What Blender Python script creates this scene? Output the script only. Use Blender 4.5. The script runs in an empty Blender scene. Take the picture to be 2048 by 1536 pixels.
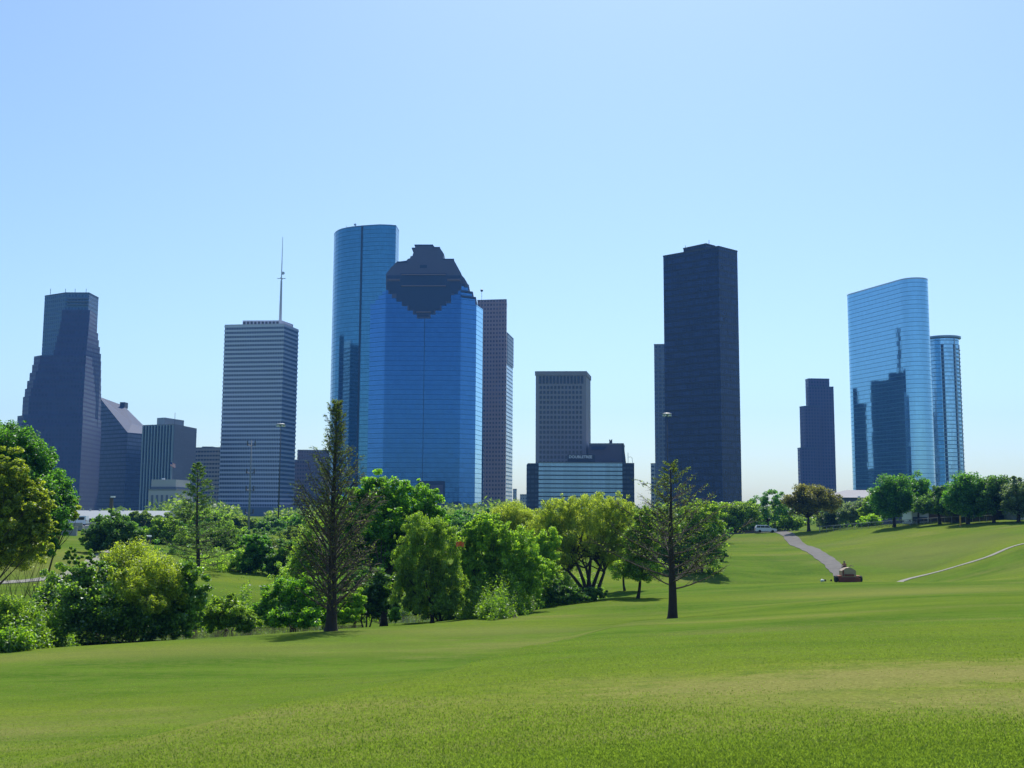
import bpy, math, random
import numpy as np
from mathutils import Vector, Matrix

# ------------------------------------------------------------------ camera, world, sun, exposure
F = 2200.0          # focal length in photo pixels (photo 2048 x 1536)
PITCH, ROLL, EYE = math.radians(6.55), 0.0050, 10.0
scene = bpy.context.scene
COL = scene.collection
FWD = Vector((0, math.cos(PITCH), math.sin(PITCH)))
R0 = Vector((1, 0, 0)); U0 = Vector((0, -math.sin(PITCH), math.cos(PITCH)))
CR = (R0 * math.cos(ROLL) + U0 * math.sin(ROLL)).normalized()
CU = (U0 * math.cos(ROLL) - R0 * math.sin(ROLL)).normalized()
cam_d = bpy.data.cameras.new("camera"); cam = bpy.data.objects.new("camera", cam_d); COL.objects.link(cam)
m = Matrix.Identity(4)
for i in range(3):
    m[i][0], m[i][1], m[i][2] = CR[i], CU[i], -FWD[i]
m[2][3] = EYE
cam.matrix_world = m
cam_d.sensor_width = 36; cam_d.lens = F / 2048 * 36
cam_d.clip_start = 0.1; cam_d.clip_end = 30000
scene.camera = cam

SUN_EL, SUN_AZ = math.radians(57), math.radians(9)    # azimuth clockwise from +Y (ahead, slightly right)
w = bpy.data.worlds.new("World"); scene.world = w; w.use_nodes = True
nt = w.node_tree; bg = nt.nodes["Background"]
sky = nt.nodes.new("ShaderNodeTexSky"); sky.sky_type = 'NISHITA'; sky.sun_disc = False
sky.sun_elevation = SUN_EL; sky.sun_rotation = SUN_AZ
sky.air_density = 1.0; sky.dust_density = 1.1; sky.ozone_density = 1.0; sky.altitude = 20
tn = nt.nodes.new("ShaderNodeMix"); tn.data_type = 'RGBA'; tn.blend_type = 'MULTIPLY'; tn.inputs[0].default_value = 1.0
tn.inputs[7].default_value = (0.88, 1.04, 1.12, 1)          # the camera's cool white balance
nt.links.new(sky.outputs[0], tn.inputs[6]); nt.links.new(tn.outputs[2], bg.inputs[0])
bg.inputs[1].default_value = 0.112
sun_d = bpy.data.lights.new("sun", 'SUN'); sun_d.energy = 4.2; sun_d.angle = math.radians(0.53); sun_d.color = (1.0, 0.95, 0.86)
sun = bpy.data.objects.new("sun", sun_d); COL.objects.link(sun)
sdir = Vector((math.sin(SUN_AZ) * math.cos(SUN_EL), math.cos(SUN_AZ) * math.cos(SUN_EL), math.sin(SUN_EL)))
sun.rotation_euler = (-sdir).to_track_quat('-Z', 'Y').to_euler()
scene.view_settings.view_transform = 'Standard'; scene.view_settings.look = 'None'
scene.view_settings.exposure = 0.4; scene.view_settings.gamma = 1.0
try:
    scene.cycles.max_bounces = 6; scene.cycles.transparent_max_bounces = 4; scene.cycles.use_denoising = True
except Exception: pass

# ------------------------------------------------------------------ photo pixel -> world helpers (used to lay out real positions and sizes)
def ray(u, v):
    return (FWD + CR * ((u - 1024) / F) - CU * ((v - 768) / F))
def pix(u, v, d):
    r = ray(u, v); s = d / r.y
    return Vector((r.x * s, d, EYE + r.z * s))
def proj(p):
    q = Vector(p) - Vector((0, 0, EYE)); z = q.dot(FWD); return 1024 + F * q.dot(CR) / z, 768 - F * q.dot(CU) / z
def pixz(u, v, z):
    r = ray(u, v); s = (z - EYE) / r.z
    return Vector((r.x * s, r.y * s, z))

# ------------------------------------------------------------------ mesh helpers
class MB:
    def __init__(s): s.v = []; s.f = []; s.uv = []
    def face(s, pts, uvs=None):
        n = len(s.v); s.v += [tuple(p) for p in pts]; s.f.append(tuple(range(n, n + len(pts))))
        s.uv += (uvs if uvs else [(0.0, 0.0)] * len(pts))
    def box(s, c, sz, rz=0.0, ax=None):
        cx, cy, cz = c; hx, hy, hz = sz[0] / 2, sz[1] / 2, sz[2] / 2
        if ax is None: ex = Vector((math.cos(rz), math.sin(rz), 0)); ey = Vector((-ex.y, ex.x, 0)); ez = Vector((0, 0, 1))
        else: ex, ey, ez = ax
        c = Vector(c)
        P = lambda a, b, d: c + ex * (a * hx) + ey * (b * hy) + ez * (d * hz)
        for q in (((-1,-1,-1),(-1,1,-1),(1,1,-1),(1,-1,-1)), ((-1,-1,1),(1,-1,1),(1,1,1),(-1,1,1)),
                  ((-1,-1,-1),(1,-1,-1),(1,-1,1),(-1,-1,1)), ((1,-1,-1),(1,1,-1),(1,1,1),(1,-1,1)),
                  ((1,1,-1),(-1,1,-1),(-1,1,1),(1,1,1)), ((-1,1,-1),(-1,-1,-1),(-1,-1,1),(-1,1,1))):
            s.face([P(*k) for k in q])
    def walls(s, poly, z0, z1, u0=0.0):
        u = u0; n = len(poly)
        for i in range(n):
            a, b = poly[i], poly[(i + 1) % n]; L = math.hypot(b[0] - a[0], b[1] - a[1])
            za = z1[i] if isinstance(z1, (list, tuple)) else z1; zb = z1[(i + 1) % n] if isinstance(z1, (list, tuple)) else z1
            s.face([(a[0], a[1], z0), (b[0], b[1], z0), (b[0], b[1], zb), (a[0], a[1], za)], [(u, z0), (u + L, z0), (u + L, zb), (u, za)])
            u += L
    def cap(s, poly, z, up=True):
        pts = [(p[0], p[1], z) for p in poly]
        s.face(pts if up else pts[::-1])
    def prism(s, poly, z0, z1):
        s.walls(poly, z0, z1); s.cap(poly, z1); s.cap(poly, z0, False)
    def tube(s, pts, rad, k=6, cap=True):
        pts = [Vector(p) for p in pts]; rings = []
        for i, p in enumerate(pts):
            t = (pts[min(i + 1, len(pts) - 1)] - pts[max(i - 1, 0)]).normalized()
            a = t.cross(Vector((0, 0, 1)) if abs(t.z) < 0.9 else Vector((1, 0, 0))).normalized(); b = t.cross(a)
            n0 = len(s.v); r = rad[i] if isinstance(rad, (list, tuple)) else rad
            for j in range(k):
                an = 2 * math.pi * j / k; s.v.append(tuple(p + (a * math.cos(an) + b * math.sin(an)) * r))
            rings.append(n0)
        for i in range(len(rings) - 1):
            for j in range(k):
                s.f.append((rings[i] + j, rings[i] + (j + 1) % k, rings[i + 1] + (j + 1) % k, rings[i + 1] + j)); s.uv += [(0.0, 0.0)] * 4
        if cap:
            s.f.append(tuple(rings[0] + j for j in range(k))[::-1]); s.uv += [(0.0, 0.0)] * k
            s.f.append(tuple(rings[-1] + j for j in range(k))); s.uv += [(0.0, 0.0)] * k
    def build(s, name, mat, parent=None, smooth=False, offset=None):
        me = bpy.data.meshes.new(name)
        me.from_pydata(s.v, [], s.f)
        uvl = me.uv_layers.new(name="UVMap"); flat = np.array(s.uv, dtype=np.float32).ravel()
        if len(flat) == len(uvl.data) * 2: uvl.data.foreach_set("uv", flat)
        if smooth: me.polygons.foreach_set("use_smooth", [True] * len(me.polygons))
        me.materials.append(mat); me.update()
        o = bpy.data.objects.new(name, me); COL.objects.link(o)
        if parent is not None: attach(o, parent)
        return o
def attach(o, parent):
    o.parent = parent
    def wm(x):
        mm = Matrix.LocRotScale(x.location, x.rotation_euler, x.scale)
        return wm(x.parent) @ mm if x.parent else mm
    o.matrix_parent_inverse = wm(parent).inverted()
def thing(name, label, cat, loc=(0, 0, 0), group=None):
    o = bpy.data.objects.new(name, None); COL.objects.link(o); o.location = loc; o.empty_display_size = 0.5
    o["label"] = label; o["category"] = cat
    if group: o["group"] = group
    return o
def tag(o, label, cat, group=None):
    o["label"] = label; o["category"] = cat
    if group: o["group"] = group
    return o
def ccw(poly):
    a = sum(poly[i][0] * poly[(i + 1) % len(poly)][1] - poly[(i + 1) % len(poly)][0] * poly[i][1] for i in range(len(poly)))
    return poly if a > 0 else poly[::-1]
def inset(poly, r):
    "offset a convex ccw polygon (r > 0 inward)"
    n = len(poly); out = []
    for i in range(n):
        p0, p1, p2 = Vector(poly[i - 1][:2]), Vector(poly[i][:2]), Vector(poly[(i + 1) % n][:2])
        a = (p1 - p0).normalized(); b = (p2 - p1).normalized()
        na, nb = Vector((-a.y, a.x)), Vector((-b.y, b.x)); k = na + nb; k = k / max(0.3, k.dot(na))
        out.append(tuple(p1 + k * r))
    return out

# ------------------------------------------------------------------ materials
def newmat(name):
    mt = bpy.data.materials.new(name); mt.use_nodes = True
    return mt, mt.node_tree, mt.node_tree.nodes["Principled BSDF"]
def N(nt, typ, **kw):
    n = nt.nodes.new(typ)
    for k, val in kw.items(): setattr(n, k, val)
    return n
def M_(nt, op, a, b=None, c=None):
    n = nt.nodes.new("ShaderNodeMath"); n.operation = op
    for i, x in enumerate((a, b, c)):
        if x is None: continue
        if isinstance(x, (int, float)): n.inputs[i].default_value = x
        else: nt.links.new(x, n.inputs[i])
    return n.outputs[0]
def mixc(nt, fac, a, b, mode='MIX'):
    n = nt.nodes.new("ShaderNodeMix"); n.data_type = 'RGBA'; n.blend_type = mode
    for s, x in ((n.inputs[0], fac), (n.inputs[6], a), (n.inputs[7], b)):
        if isinstance(x, (int, float)): s.default_value = x
        elif isinstance(x, tuple): s.default_value = (*x[:3], 1)
        else: nt.links.new(x, s)
    return n.outputs[2]
def noise(nt, scale, detail=4, vec=None, rough=0.55):
    n = nt.nodes.new("ShaderNodeTexNoise"); n.inputs["Scale"].default_value = scale; n.inputs["Detail"].default_value = detail; n.inputs["Roughness"].default_value = rough
    if vec is not None: nt.links.new(vec, n.inputs["Vector"])
    return n.outputs["Fac"]
def plain(name, col, rough=0.7, metal=0.0, var=0.12, scale=0.6, bump=0.0):
    mt, nt, b = newmat(name)
    g = N(nt, "ShaderNodeNewGeometry").outputs["Position"]
    nz = noise(nt, scale, 5, g)
    lo = tuple(c * (1 - var) for c in col); hi = tuple(min(1, c * (1 + var)) for c in col)
    nt.links.new(mixc(nt, nz, lo, hi), b.inputs["Base Color"])
    b.inputs["Roughness"].default_value = rough; b.inputs["Metallic"].default_value = metal
    if bump:
        bp = N(nt, "ShaderNodeBump"); bp.inputs["Strength"].default_value = bump; nt.links.new(noise(nt, scale * 12, 4, g), bp.inputs["Height"]); nt.links.new(bp.outputs[0], b.inputs["Normal"])
    return mt
def facade(name, wall, glass, pw, ph, x0, x1, y0, y1, gm=0.6, gr=0.12, jit=0.02, gvar=0.3, wr=0.7, streak=0.15, dark=0.0):
    """wall with a regular grid of panes: cell pw x ph metres, pane spans x0..x1, y0..y1 of the cell"""
    mt, nt, b = newmat(name); L = nt.links.new
    uv = N(nt, "ShaderNodeUVMap"); sp = N(nt, "ShaderNodeSeparateXYZ"); L(uv.outputs[0], sp.inputs[0])
    cx = M_(nt, 'DIVIDE', sp.outputs[0], pw); cy = M_(nt, 'DIVIDE', sp.outputs[1], ph)
    fx = M_(nt, 'FRACT', cx); fy = M_(nt, 'FRACT', cy)
    mk = M_(nt, 'MULTIPLY', M_(nt, 'MULTIPLY', M_(nt, 'GREATER_THAN', fx, x0), M_(nt, 'LESS_THAN', fx, x1)),
            M_(nt, 'MULTIPLY', M_(nt, 'GREATER_THAN', fy, y0), M_(nt, 'LESS_THAN', fy, y1)))
    cb = N(nt, "ShaderNodeCombineXYZ"); L(M_(nt, 'FLOOR', cx), cb.inputs[0]); L(M_(nt, 'FLOOR', cy), cb.inputs[1])
    wn = N(nt, "ShaderNodeTexWhiteNoise"); wn.noise_dimensions = '3D'; L(cb.outputs[0], wn.inputs["Vector"])
    geo = N(nt, "ShaderNodeNewGeometry")
    nz = noise(nt, 0.03, 4, geo.outputs["Position"])
    wc = mixc(nt, nz, tuple(c * (1 - streak) for c in wall), tuple(c * (1 + streak) for c in wall))
    L(wc, b.inputs["Base Color"]); b.inputs["Roughness"].default_value = wr
    g = N(nt, "ShaderNodeBsdfPrincipled")
    gc = mixc(nt, wn.outputs["Value"], tuple(c * (1 - gvar) for c in glass), tuple(min(1, c * (1 + gvar)) for c in glass))
    L(gc, g.inputs["Base Color"]); g.inputs["Metallic"].default_value = gm; g.inputs["Roughness"].default_value = gr
    vm = N(nt, "ShaderNodeVectorMath", operation='SUBTRACT'); L(wn.outputs["Color"], vm.inputs[0]); vm.inputs[1].default_value = (0.5, 0.5, 0.5)
    vs = N(nt, "ShaderNodeVectorMath", operation='SCALE'); L(vm.outputs[0], vs.inputs[0]); vs.inputs["Scale"].default_value = jit
    va = N(nt, "ShaderNodeVectorMath", operation='ADD'); L(vs.outputs[0], va.inputs[0]); L(geo.outputs["Normal"], va.inputs[1])
    vn = N(nt, "ShaderNodeVectorMath", operation='NORMALIZE'); L(va.outputs[0], vn.inputs[0]); L(vn.outputs[0], g.inputs["Normal"])
    mx = N(nt, "ShaderNodeMixShader"); L(mk, mx.inputs[0]); L(b.outputs[0], mx.inputs[1]); L(g.outputs[0], mx.inputs[2])
    L(mx.outputs[0], nt.nodes["Material Output"].inputs[0])
    return mt
def leafmat(name, c1, c2, trans=0.5, gloss=0.08, rough=0.45, tboost=2.2):
    mt, nt, b = newmat(name); L = nt.links.new
    geo = N(nt, "ShaderNodeNewGeometry")
    nz = noise(nt, 0.5, 3, geo.outputs["Position"])
    k = M_(nt, 'MULTIPLY_ADD', nz, 0.7, M_(nt, 'MULTIPLY_ADD', geo.outputs["Random Per Island"], 0.9, -0.3))
    col = mixc(nt, k, tuple(c * .6 for c in c1), tuple(min(1, c * 1.3) for c in c2))
    d = N(nt, "ShaderNodeBsdfDiffuse"); L(col, d.inputs[0])
    t = N(nt, "ShaderNodeBsdfTranslucent"); tc = mixc(nt, 1.0, col, (tboost * 1.05, tboost, tboost * 0.45), 'MULTIPLY'); L(tc, t.inputs[0])
    m1 = N(nt, "ShaderNodeMixShader"); m1.inputs[0].default_value = min(.7, trans + .12); L(d.outputs[0], m1.inputs[1]); L(t.outputs[0], m1.inputs[2])
    g = N(nt, "ShaderNodeBsdfGlossy"); g.inputs["Roughness"].default_value = rough; g.inputs[0].default_value = (0.9, 0.95, 1, 1)
    m2 = N(nt, "ShaderNodeMixShader"); m2.inputs[0].default_value = gloss; L(m1.outputs[0], m2.inputs[1]); L(g.outputs[0], m2.inputs[2])
    L(m2.outputs[0], nt.nodes["Material Output"].inputs[0])
    return mt

# ------------------------------------------------------------------ terrain
CP = [  # (photo u, v, forward distance) where the ground shows
    (0,1536,13.5),(512,1536,11),(1024,1536,9.0),(1536,1536,8.2),(2048,1536,8.0),
    (0,1450,22),(512,1450,16),(1024,1450,12.5),(2048,1430,12.0),
    (0,1380,38),(500,1400,26),(1024,1370,20),(1500,1370,17.5),(2048,1370,15.5),
    (0,1318,60),(400,1320,50),(700,1310,50),(1024,1300,36),(1500,1300,26),(2048,1300,24),
    (60,1300,66),(400,1276,73),(665,1258,80),(900,1243,90),(1050,1222,100),(1200,1198,112),
    (1024,1262,62),(1200,1250,62),(1345,1237,80),(1500,1245,52),(1700,1250,42),(2048,1245,38),
    (1500,1198,105),(1700,1200,78),(2048,1195,66),(1400,1185,120),
    (1560,1168,142),(1700,1164,140),(1850,1164,132),(2048,1166,120),
    (1265,1192,122),(1265,1170,142),(1345,1165,160),
    (1440,1140,178),(1600,1140,182),(1700,1135,182),(1440,1088,236),(1560,1071,252),(1630,1085,236),(1700,1064,240),(1850,1057,222),(2048,1053,202),
    (1850,1140,178),(2048,1088,168),(1950,1115,172),
    (0,1168,120),(130,1155,127),(215,1105,152),(160,1083,178),(0,1072,182),(0,1200,104),
    (480,1195,108),(520,1145,138),(600,1150,140),(700,1120,165),(900,1110,175),(1100,1120,168),(300,1090,180),(480,1090,190),
]
pts = [pix(*c) for c in CP]
P = [(p.x, p.y, p.z) for p in pts]
P += [(0,0,EYE-1.6),(0,-25,EYE-1.5),(25,-5,EYE-1.3),(-20,-5,EYE-2.6),(-40,5,EYE-5.5),(-75,40,EYE-8.5),(45,20,EYE-2.2),(70,60,EYE-4.4),(110,110,EYE-6),
      (-110,110,EYE-7.5),(-60,140,EYE-6),(-110,170,EYE-5),(120,170,EYE-2.6),(150,130,EYE-3.0),(0,-80,EYE-2),(100,-60,EYE-2),(-100,-60,EYE-6),
      # hidden trough behind the mower's crest, and the bayou channel
      (40,158,EYE-11.0),(56,157,EYE-10.6),(26,162,EYE-10.6),
      (-22,99,EYE-11.0),(-8,114,EYE-11.2),(-38,96,EYE-10.8),(5,130,EYE-11)]
for a in range(0, 360, 20):
    P.append((340 * math.sin(math.radians(a)), 340 * math.cos(math.radians(a)), EYE - 6.0))
P = np.array(P)
def _tps(a, b):
    r2 = ((a[:, None, :] - b[None, :, :]) ** 2).sum(-1)
    return 0.5 * r2 * np.log(r2 + 1e-9)
_X = P[:, :2] / 100.0; _n = len(P)
_A = np.zeros((_n + 3, _n + 3)); _A[:_n, :_n] = _tps(_X, _X) + np.eye(_n) * 2e-5
_A[:_n, _n] = 1; _A[:_n, _n + 1:] = _X; _A[_n, :_n] = 1; _A[_n + 1:, :_n] = _X.T
_W = np.linalg.solve(_A, np.concatenate([P[:, 2], [0, 0, 0]]))
FLAT = EYE - 6.0
def gz_exact(x, y):
    x = np.asarray(x, float); y = np.asarray(y, float); sh = x.shape
    q = np.stack([x.ravel(), y.ravel()], 1) / 100.0; qq = np.clip(q, -3.3, 3.3)
    out = np.empty(len(q))
    for i in range(0, len(q), 20000):
        k = _tps(qq[i:i + 20000], _X); out[i:i + 20000] = k @ _W[:_n] + _W[_n] + qq[i:i + 20000] @ _W[_n + 1:]
    r = np.hypot(q[:, 0], q[:, 1]) * 100; t = np.clip((r - 262) / 55, 0, 1); t = t * t * (3 - 2 * t)
    return (out * (1 - t) + FLAT * t).reshape(sh)
_ridge = np.array([(pix(u, v, d).x, d) for u, v, d in ((120, 1560, 11), (350, 1480, 15.5), (700, 1400, 22), (1000, 1330, 31), (1200, 1275, 50), (1345, 1237, 78))])
_gz0 = gz_exact
def gz_exact(x, y):
    z = _gz0(x, y); rx = np.interp(y, _ridge[:, 1], _ridge[:, 0]); sft = rx - x      # metres to the left of the fold's edge
    t = np.clip(sft / np.clip(1.5 + y * .06, 1.5, 5), 0, 1); t = t * t * (3 - 2 * t); env = np.clip((y - 8) / 8, 0, 1) * np.clip((82 - y) / 30, 0, 1) * np.clip(1 - (sft - 6) / (8 + y * .25), 0, 1)
    return z - t * env * (.20 + y * .012) + .10 * np.exp(-(sft / 2.5) ** 2) * np.clip((y - 8) / 8, 0, 1) * np.clip((82 - y) / 30, 0, 1)
def _axis(lo, hi, fine_lo, fine_hi, step, grow):
    a = [fine_lo]; s = step
    while a[0] > lo: s *= grow; a.insert(0, a[0] - s)
    b = list(np.arange(fine_lo + step, fine_hi, step)); s = step; c = [b[-1]]
    while c[-1] < hi: s *= grow; c.append(c[-1] + s)
    return np.array(a + b + c[1:])
GX = _axis(-2600, 2600, -130, 130, 1.5, 1.18); GY = _axis(-500, 3200, -10, 290, 1.5, 1.18)
GXX, GYY = np.meshgrid(GX, GY); GZ = gz_exact(GXX, GYY)
def gz(x, y):
    i = int(np.clip(np.searchsorted(GX, x) - 1, 0, len(GX) - 2)); j = int(np.clip(np.searchsorted(GY, y) - 1, 0, len(GY) - 2))
    tx = (x - GX[i]) / (GX[i + 1] - GX[i]); ty = (y - GY[j]) / (GY[j + 1] - GY[j])
    return float((GZ[j, i] * (1 - tx) + GZ[j, i + 1] * tx) * (1 - ty) + (GZ[j + 1, i] * (1 - tx) + GZ[j + 1, i + 1] * tx) * ty)
def gz_arr(x, y):
    i = np.clip(np.searchsorted(GX, x) - 1, 0, len(GX) - 2); j = np.clip(np.searchsorted(GY, y) - 1, 0, len(GY) - 2)
    tx = (x - GX[i]) / (GX[i + 1] - GX[i]); ty = (y - GY[j]) / (GY[j + 1] - GY[j])
    return (GZ[j, i] * (1 - tx) + GZ[j, i + 1] * tx) * (1 - ty) + (GZ[j + 1, i] * (1 - tx) + GZ[j + 1, i + 1] * tx) * ty
def hit(u, v, dmin=4, dmax=300):
    "where the ground shows at a photo pixel"
    r = ray(u, v); d = dmin
    while d < dmax:
        s = d / r.y
        if EYE + r.z * s < gz(r.x * s, d): break
        d *= 1.004
    s = d / r.y
    return Vector((r.x * s, d, gz(r.x * s, d)))
def on_ground(u, d, v=1100):
    p = pix(u, v, d); return Vector((p.x, p.y, gz(p.x, p.y)))

# ------------------------------------------------------------------ ground sheet
def lawn_material():
    mt, nt, b = newmat("mown_lawn"); L = nt.links.new
    g = N(nt, "ShaderNodeNewGeometry").outputs["Position"]
    mp = N(nt, "ShaderNodeMapping"); L(g, mp.inputs[0]); mp.inputs["Scale"].default_value = (0.35, 1.0, 1.0); mp.inputs["Rotation"].default_value = (0, 0, 0.12)
    st = mp.outputs[0]
    big = noise(nt, 0.045, 4, st); mid = noise(nt, 0.30, 5, st, 0.62); sm = noise(nt, 1.7, 5, g, 0.7); fine = noise(nt, 14, 4, g, 0.75); fine2 = noise(nt, 45, 3, g, 0.7)
    def ramp(x, a, c):
        n = N(nt, "ShaderNodeMapRange"); n.inputs[1].default_value = a; n.inputs[2].default_value = c; n.clamp = True; n.interpolation_type = 'SMOOTHSTEP'
        L(x, n.inputs[0]); return n.outputs[0]
    G1, G2, YG, STR, OLV = (0.058, 0.120, 0.014), (0.102, 0.172, 0.021), (0.140, 0.190, 0.024), (0.220, 0.200, 0.075), (0.108, 0.150, 0.030)
    c = mixc(nt, ramp(mid, 0.35, 0.65), G1, G2)
    c = mixc(nt, ramp(big, 0.42, 0.66), c, YG)
    c = mixc(nt, M_(nt, 'MULTIPLY', ramp(sm, 0.42, 0.66), 0.85), c, OLV)
    # dry, straw coloured patches where the lawn has worn
    dry = None
    for (x, y, rx, ry, k) in DRY:
        sp = N(nt, "ShaderNodeSeparateXYZ"); L(g, sp.inputs[0])
        dx = M_(nt, 'DIVIDE', M_(nt, 'SUBTRACT', sp.outputs[0], x), rx); dy = M_(nt, 'DIVIDE', M_(nt, 'SUBTRACT', sp.outputs[1], y), ry)
        r = M_(nt, 'SQRT', M_(nt, 'ADD', M_(nt, 'MULTIPLY', dx, dx), M_(nt, 'MULTIPLY', dy, dy)))
        r = M_(nt, 'ADD', r, M_(nt, 'MULTIPLY', M_(nt, 'SUBTRACT', mid, 0.5), 1.6)); r = M_(nt, 'ADD', r, M_(nt, 'MULTIPLY', M_(nt, 'SUBTRACT', sm, 0.5), 2.2))
        d = M_(nt, 'MULTIPLY', ramp(r, 1.25, 0.2), k * .8)
        dry = d if dry is None else M_(nt, 'MAXIMUM', dry, d)
    gen = M_(nt, 'MULTIPLY', ramp(noise(nt, 0.11, 5, st, 0.65), 0.52, 0.74), 0.5)
    dry = M_(nt, 'MAXIMUM', dry, gen)
    c = mixc(nt, dry, c, STR)
    k = M_(nt, 'MULTIPLY_ADD', ramp(fine, 0.25, 0.75), 0.62, 0.66); k = M_(nt, 'MULTIPLY', k, M_(nt, 'MULTIPLY_ADD', ramp(fine2, 0.2, 0.8), 0.5, 0.75))
    kk = N(nt, "ShaderNodeCombineColor"); L(k, kk.inputs[0]); L(k, kk.inputs[1]); L(k, kk.inputs[2])
    c = mixc(nt, 1.0, c, kk.outputs[0], 'MULTIPLY')
    L(c, b.inputs["Base Color"]); b.inputs["Roughness"].default_value = 0.9; b.inputs["Specular IOR Level"].default_value = 0.0
    bp = N(nt, "ShaderNodeBump"); bp.inputs["Strength"].default_value = 0.55; bp.inputs["Distance"].default_value = 0.06
    L(M_(nt, 'ADD', fine, M_(nt, 'MULTIPLY', sm, 0.8)), bp.inputs["Height"]); L(bp.outputs[0], b.inputs["Normal"])
    return mt
DRY = []
for (u, v, rx, ry, k) in ((1560, 1372, 4.2, 2.6, .8), (1900, 1345, 4.5, 2.8, .9), (2040, 1400, 3.5, 2.2, .8), (1250, 1362, 2.5, 1.8, .35), (1800, 1185, 16, 14, .42), (1480, 1262, 4, 4, .35),
                    (1850, 1105, 22, 16, .42), (1700, 1085, 14, 10, .35), (150, 1310, 12, 5, .38), (950, 1262, 10, 6, .4), (1640, 1400, 3, 1.2, .5), (400, 1300, 18, 5, .3),
                    (300, 1480, 5, 1.5, .35), (1100, 1480, 3, 1, .3), (1500, 1080, 20, 8, .4), (70, 1120, 20, 18, .4)):
    h = hit(u, v); DRY.append((h.x, h.y, rx, ry, k))
LAWN = lawn_material()
nx, ny = len(GX), len(GY)
gv = np.stack([GXX.ravel(), GYY.ravel(), GZ.ravel()], 1)
ii = (np.arange(ny - 1)[:, None] * nx + np.arange(nx - 1)[None, :]).ravel()
gf = np.stack([ii, ii + 1, ii + nx + 1, ii + nx], 1)
me = bpy.data.meshes.new("ground"); me.vertices.add(len(gv)); me.vertices.foreach_set("co", gv.astype(np.float32).ravel())
me.loops.add(gf.size); me.loops.foreach_set("vertex_index", gf.astype(np.int32).ravel())
me.polygons.add(len(gf)); me.polygons.foreach_set("loop_start", np.arange(0, gf.size, 4, dtype=np.int32)); me.polygons.foreach_set("loop_total", np.full(len(gf), 4, np.int32))
me.polygons.foreach_set("use_smooth", np.ones(len(gf), bool)); me.update(calc_edges=True); me.materials.append(LAWN)
ground = bpy.data.objects.new("ground", me); COL.objects.link(ground); ground["kind"] = "structure"

def smooth_line(p, n=40):
    p = [Vector(q[:2]) for q in p]; P_ = [p[0] * 2 - p[1]] + p + [p[-1] * 2 - p[-2]]; out = []
    for i in range(1, len(P_) - 2):
        a, b, c, d = P_[i - 1:i + 3]
        for k in range(n // (len(p) - 1)):
            t = k / (n // (len(p) - 1)); out.append(0.5 * ((2 * b) + (c - a) * t + (2 * a - 5 * b + 4 * c - d) * t * t + (3 * b - a - 3 * c + d) * t ** 3))
    out.append(p[-1]); return out
def strip(name, centre, width, mat, lift=0.07, across=4, n=60):
    c = smooth_line(centre, n); mb = MB(); rows = []
    w0_ = width
    for i, p in enumerate(c):
        width = w0_ * (1 + .07 * math.sin(i * 1.9) + .06 * math.sin(i * .83 + 1))
        t = (c[min(i + 1, len(c) - 1)] - c[max(i - 1, 0)]).normalized(); nn = Vector((-t.y, t.x))
        rows.append([Vector((*(p + nn * width * (k / across - .5)), 0)) for k in range(across + 1)])
    for r in rows:
        for q in r: q.z = gz(q.x, q.y) + lift
    for a, b in zip(rows[:-1], rows[1:]):
        for k in range(across): mb.face([a[k + 1], a[k], b[k], b[k + 1]])
    # a slab edge so the sheet has thickness
    for a, b in zip(rows[:-1], rows[1:]):
        dz = Vector((0, 0, 0.25))
        mb.face([a[0], a[0] - dz, b[0] - dz, b[0]]); mb.face([a[-1] - dz, a[-1], b[-1], b[-1] - dz])
    o = mb.build(name, mat); o["kind"] = "structure"; return o
CONC = plain("worn_concrete", (0.20, 0.19, 0.155), 0.85, var=0.22, scale=0.7)
ASPH = plain("asphalt", (0.075, 0.075, 0.08), 0.9, var=0.25, scale=0.5)
TRACK = plain("gravel_asphalt", (0.110, 0.102, 0.094), 0.92, var=0.45, scale=0.8)
# worn path climbing the bank behind the mower, narrow path at the right, bayou path at the left
a = hit(1578, 1072); b_ = hit(1622, 1100); c_ = hit(1668, 1132)
strip("path", [on_ground(1560, 262), a, b_, c_, on_ground(1690, 172), on_ground(1693, 160)], 3.0, TRACK)
strip("path", [on_ground(1770, 160), hit(1815, 1160), hit(1900, 1138), hit(1975, 1115), hit(2047, 1088), on_ground(2200, 160)], 1.15, CONC)
strip("path", [on_ground(-300, 112), on_ground(-120, 116), hit(2, 1166), hit(70, 1161), hit(130, 1152), hit(180, 1130), hit(214, 1108), on_ground(232, 165), on_ground(225, 185)], 2.3, CONC)
# street along the top of the bank
strip("road", [on_ground(1380, 266), on_ground(1560, 268), on_ground(1700, 262), on_ground(1830, 262), on_ground(2300, 258)], 7.0, ASPH, lift=0.05)
# bayou water lying in the channel behind the shrubs
wm, nt_, b = newmat("bayou_water"); b.inputs["Base Color"].default_value = (0.05, 0.05, 0.03, 1); b.inputs["Roughness"].default_value = 0.08
mb = MB(); wz = EYE - 10.6
for (p, q) in (((-60, 95), (-38, 95)), ((-38, 95), (-22, 100)), ((-22, 100), (-8, 114)), ((-8, 114), (6, 129)), ((6, 129), (14, 138))):
    mb.face([(p[0], p[1] - 7, wz), (q[0], q[1] - 7, wz), (q[0], q[1] + 8, wz), (p[0], p[1] + 8, wz)])
o = mb.build("water", wm); o["kind"] = "structure"

# ------------------------------------------------------------------ towers
BZ = FLAT - 0.6
ROOF = plain("roof_gravel", (0.20, 0.20, 0.20), 0.9)
DKROOF = plain("dark_parapet", (0.05, 0.05, 0.06), 0.6)
STEEL = plain("painted_steel", (0.42, 0.43, 0.45), 0.45, 0.3)
DKSTEEL = plain("dark_steel", (0.06, 0.06, 0.07), 0.5, 0.4)
WHITE = plain("white_paint", (0.78, 0.78, 0.80), 0.4, var=0.04)

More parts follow.
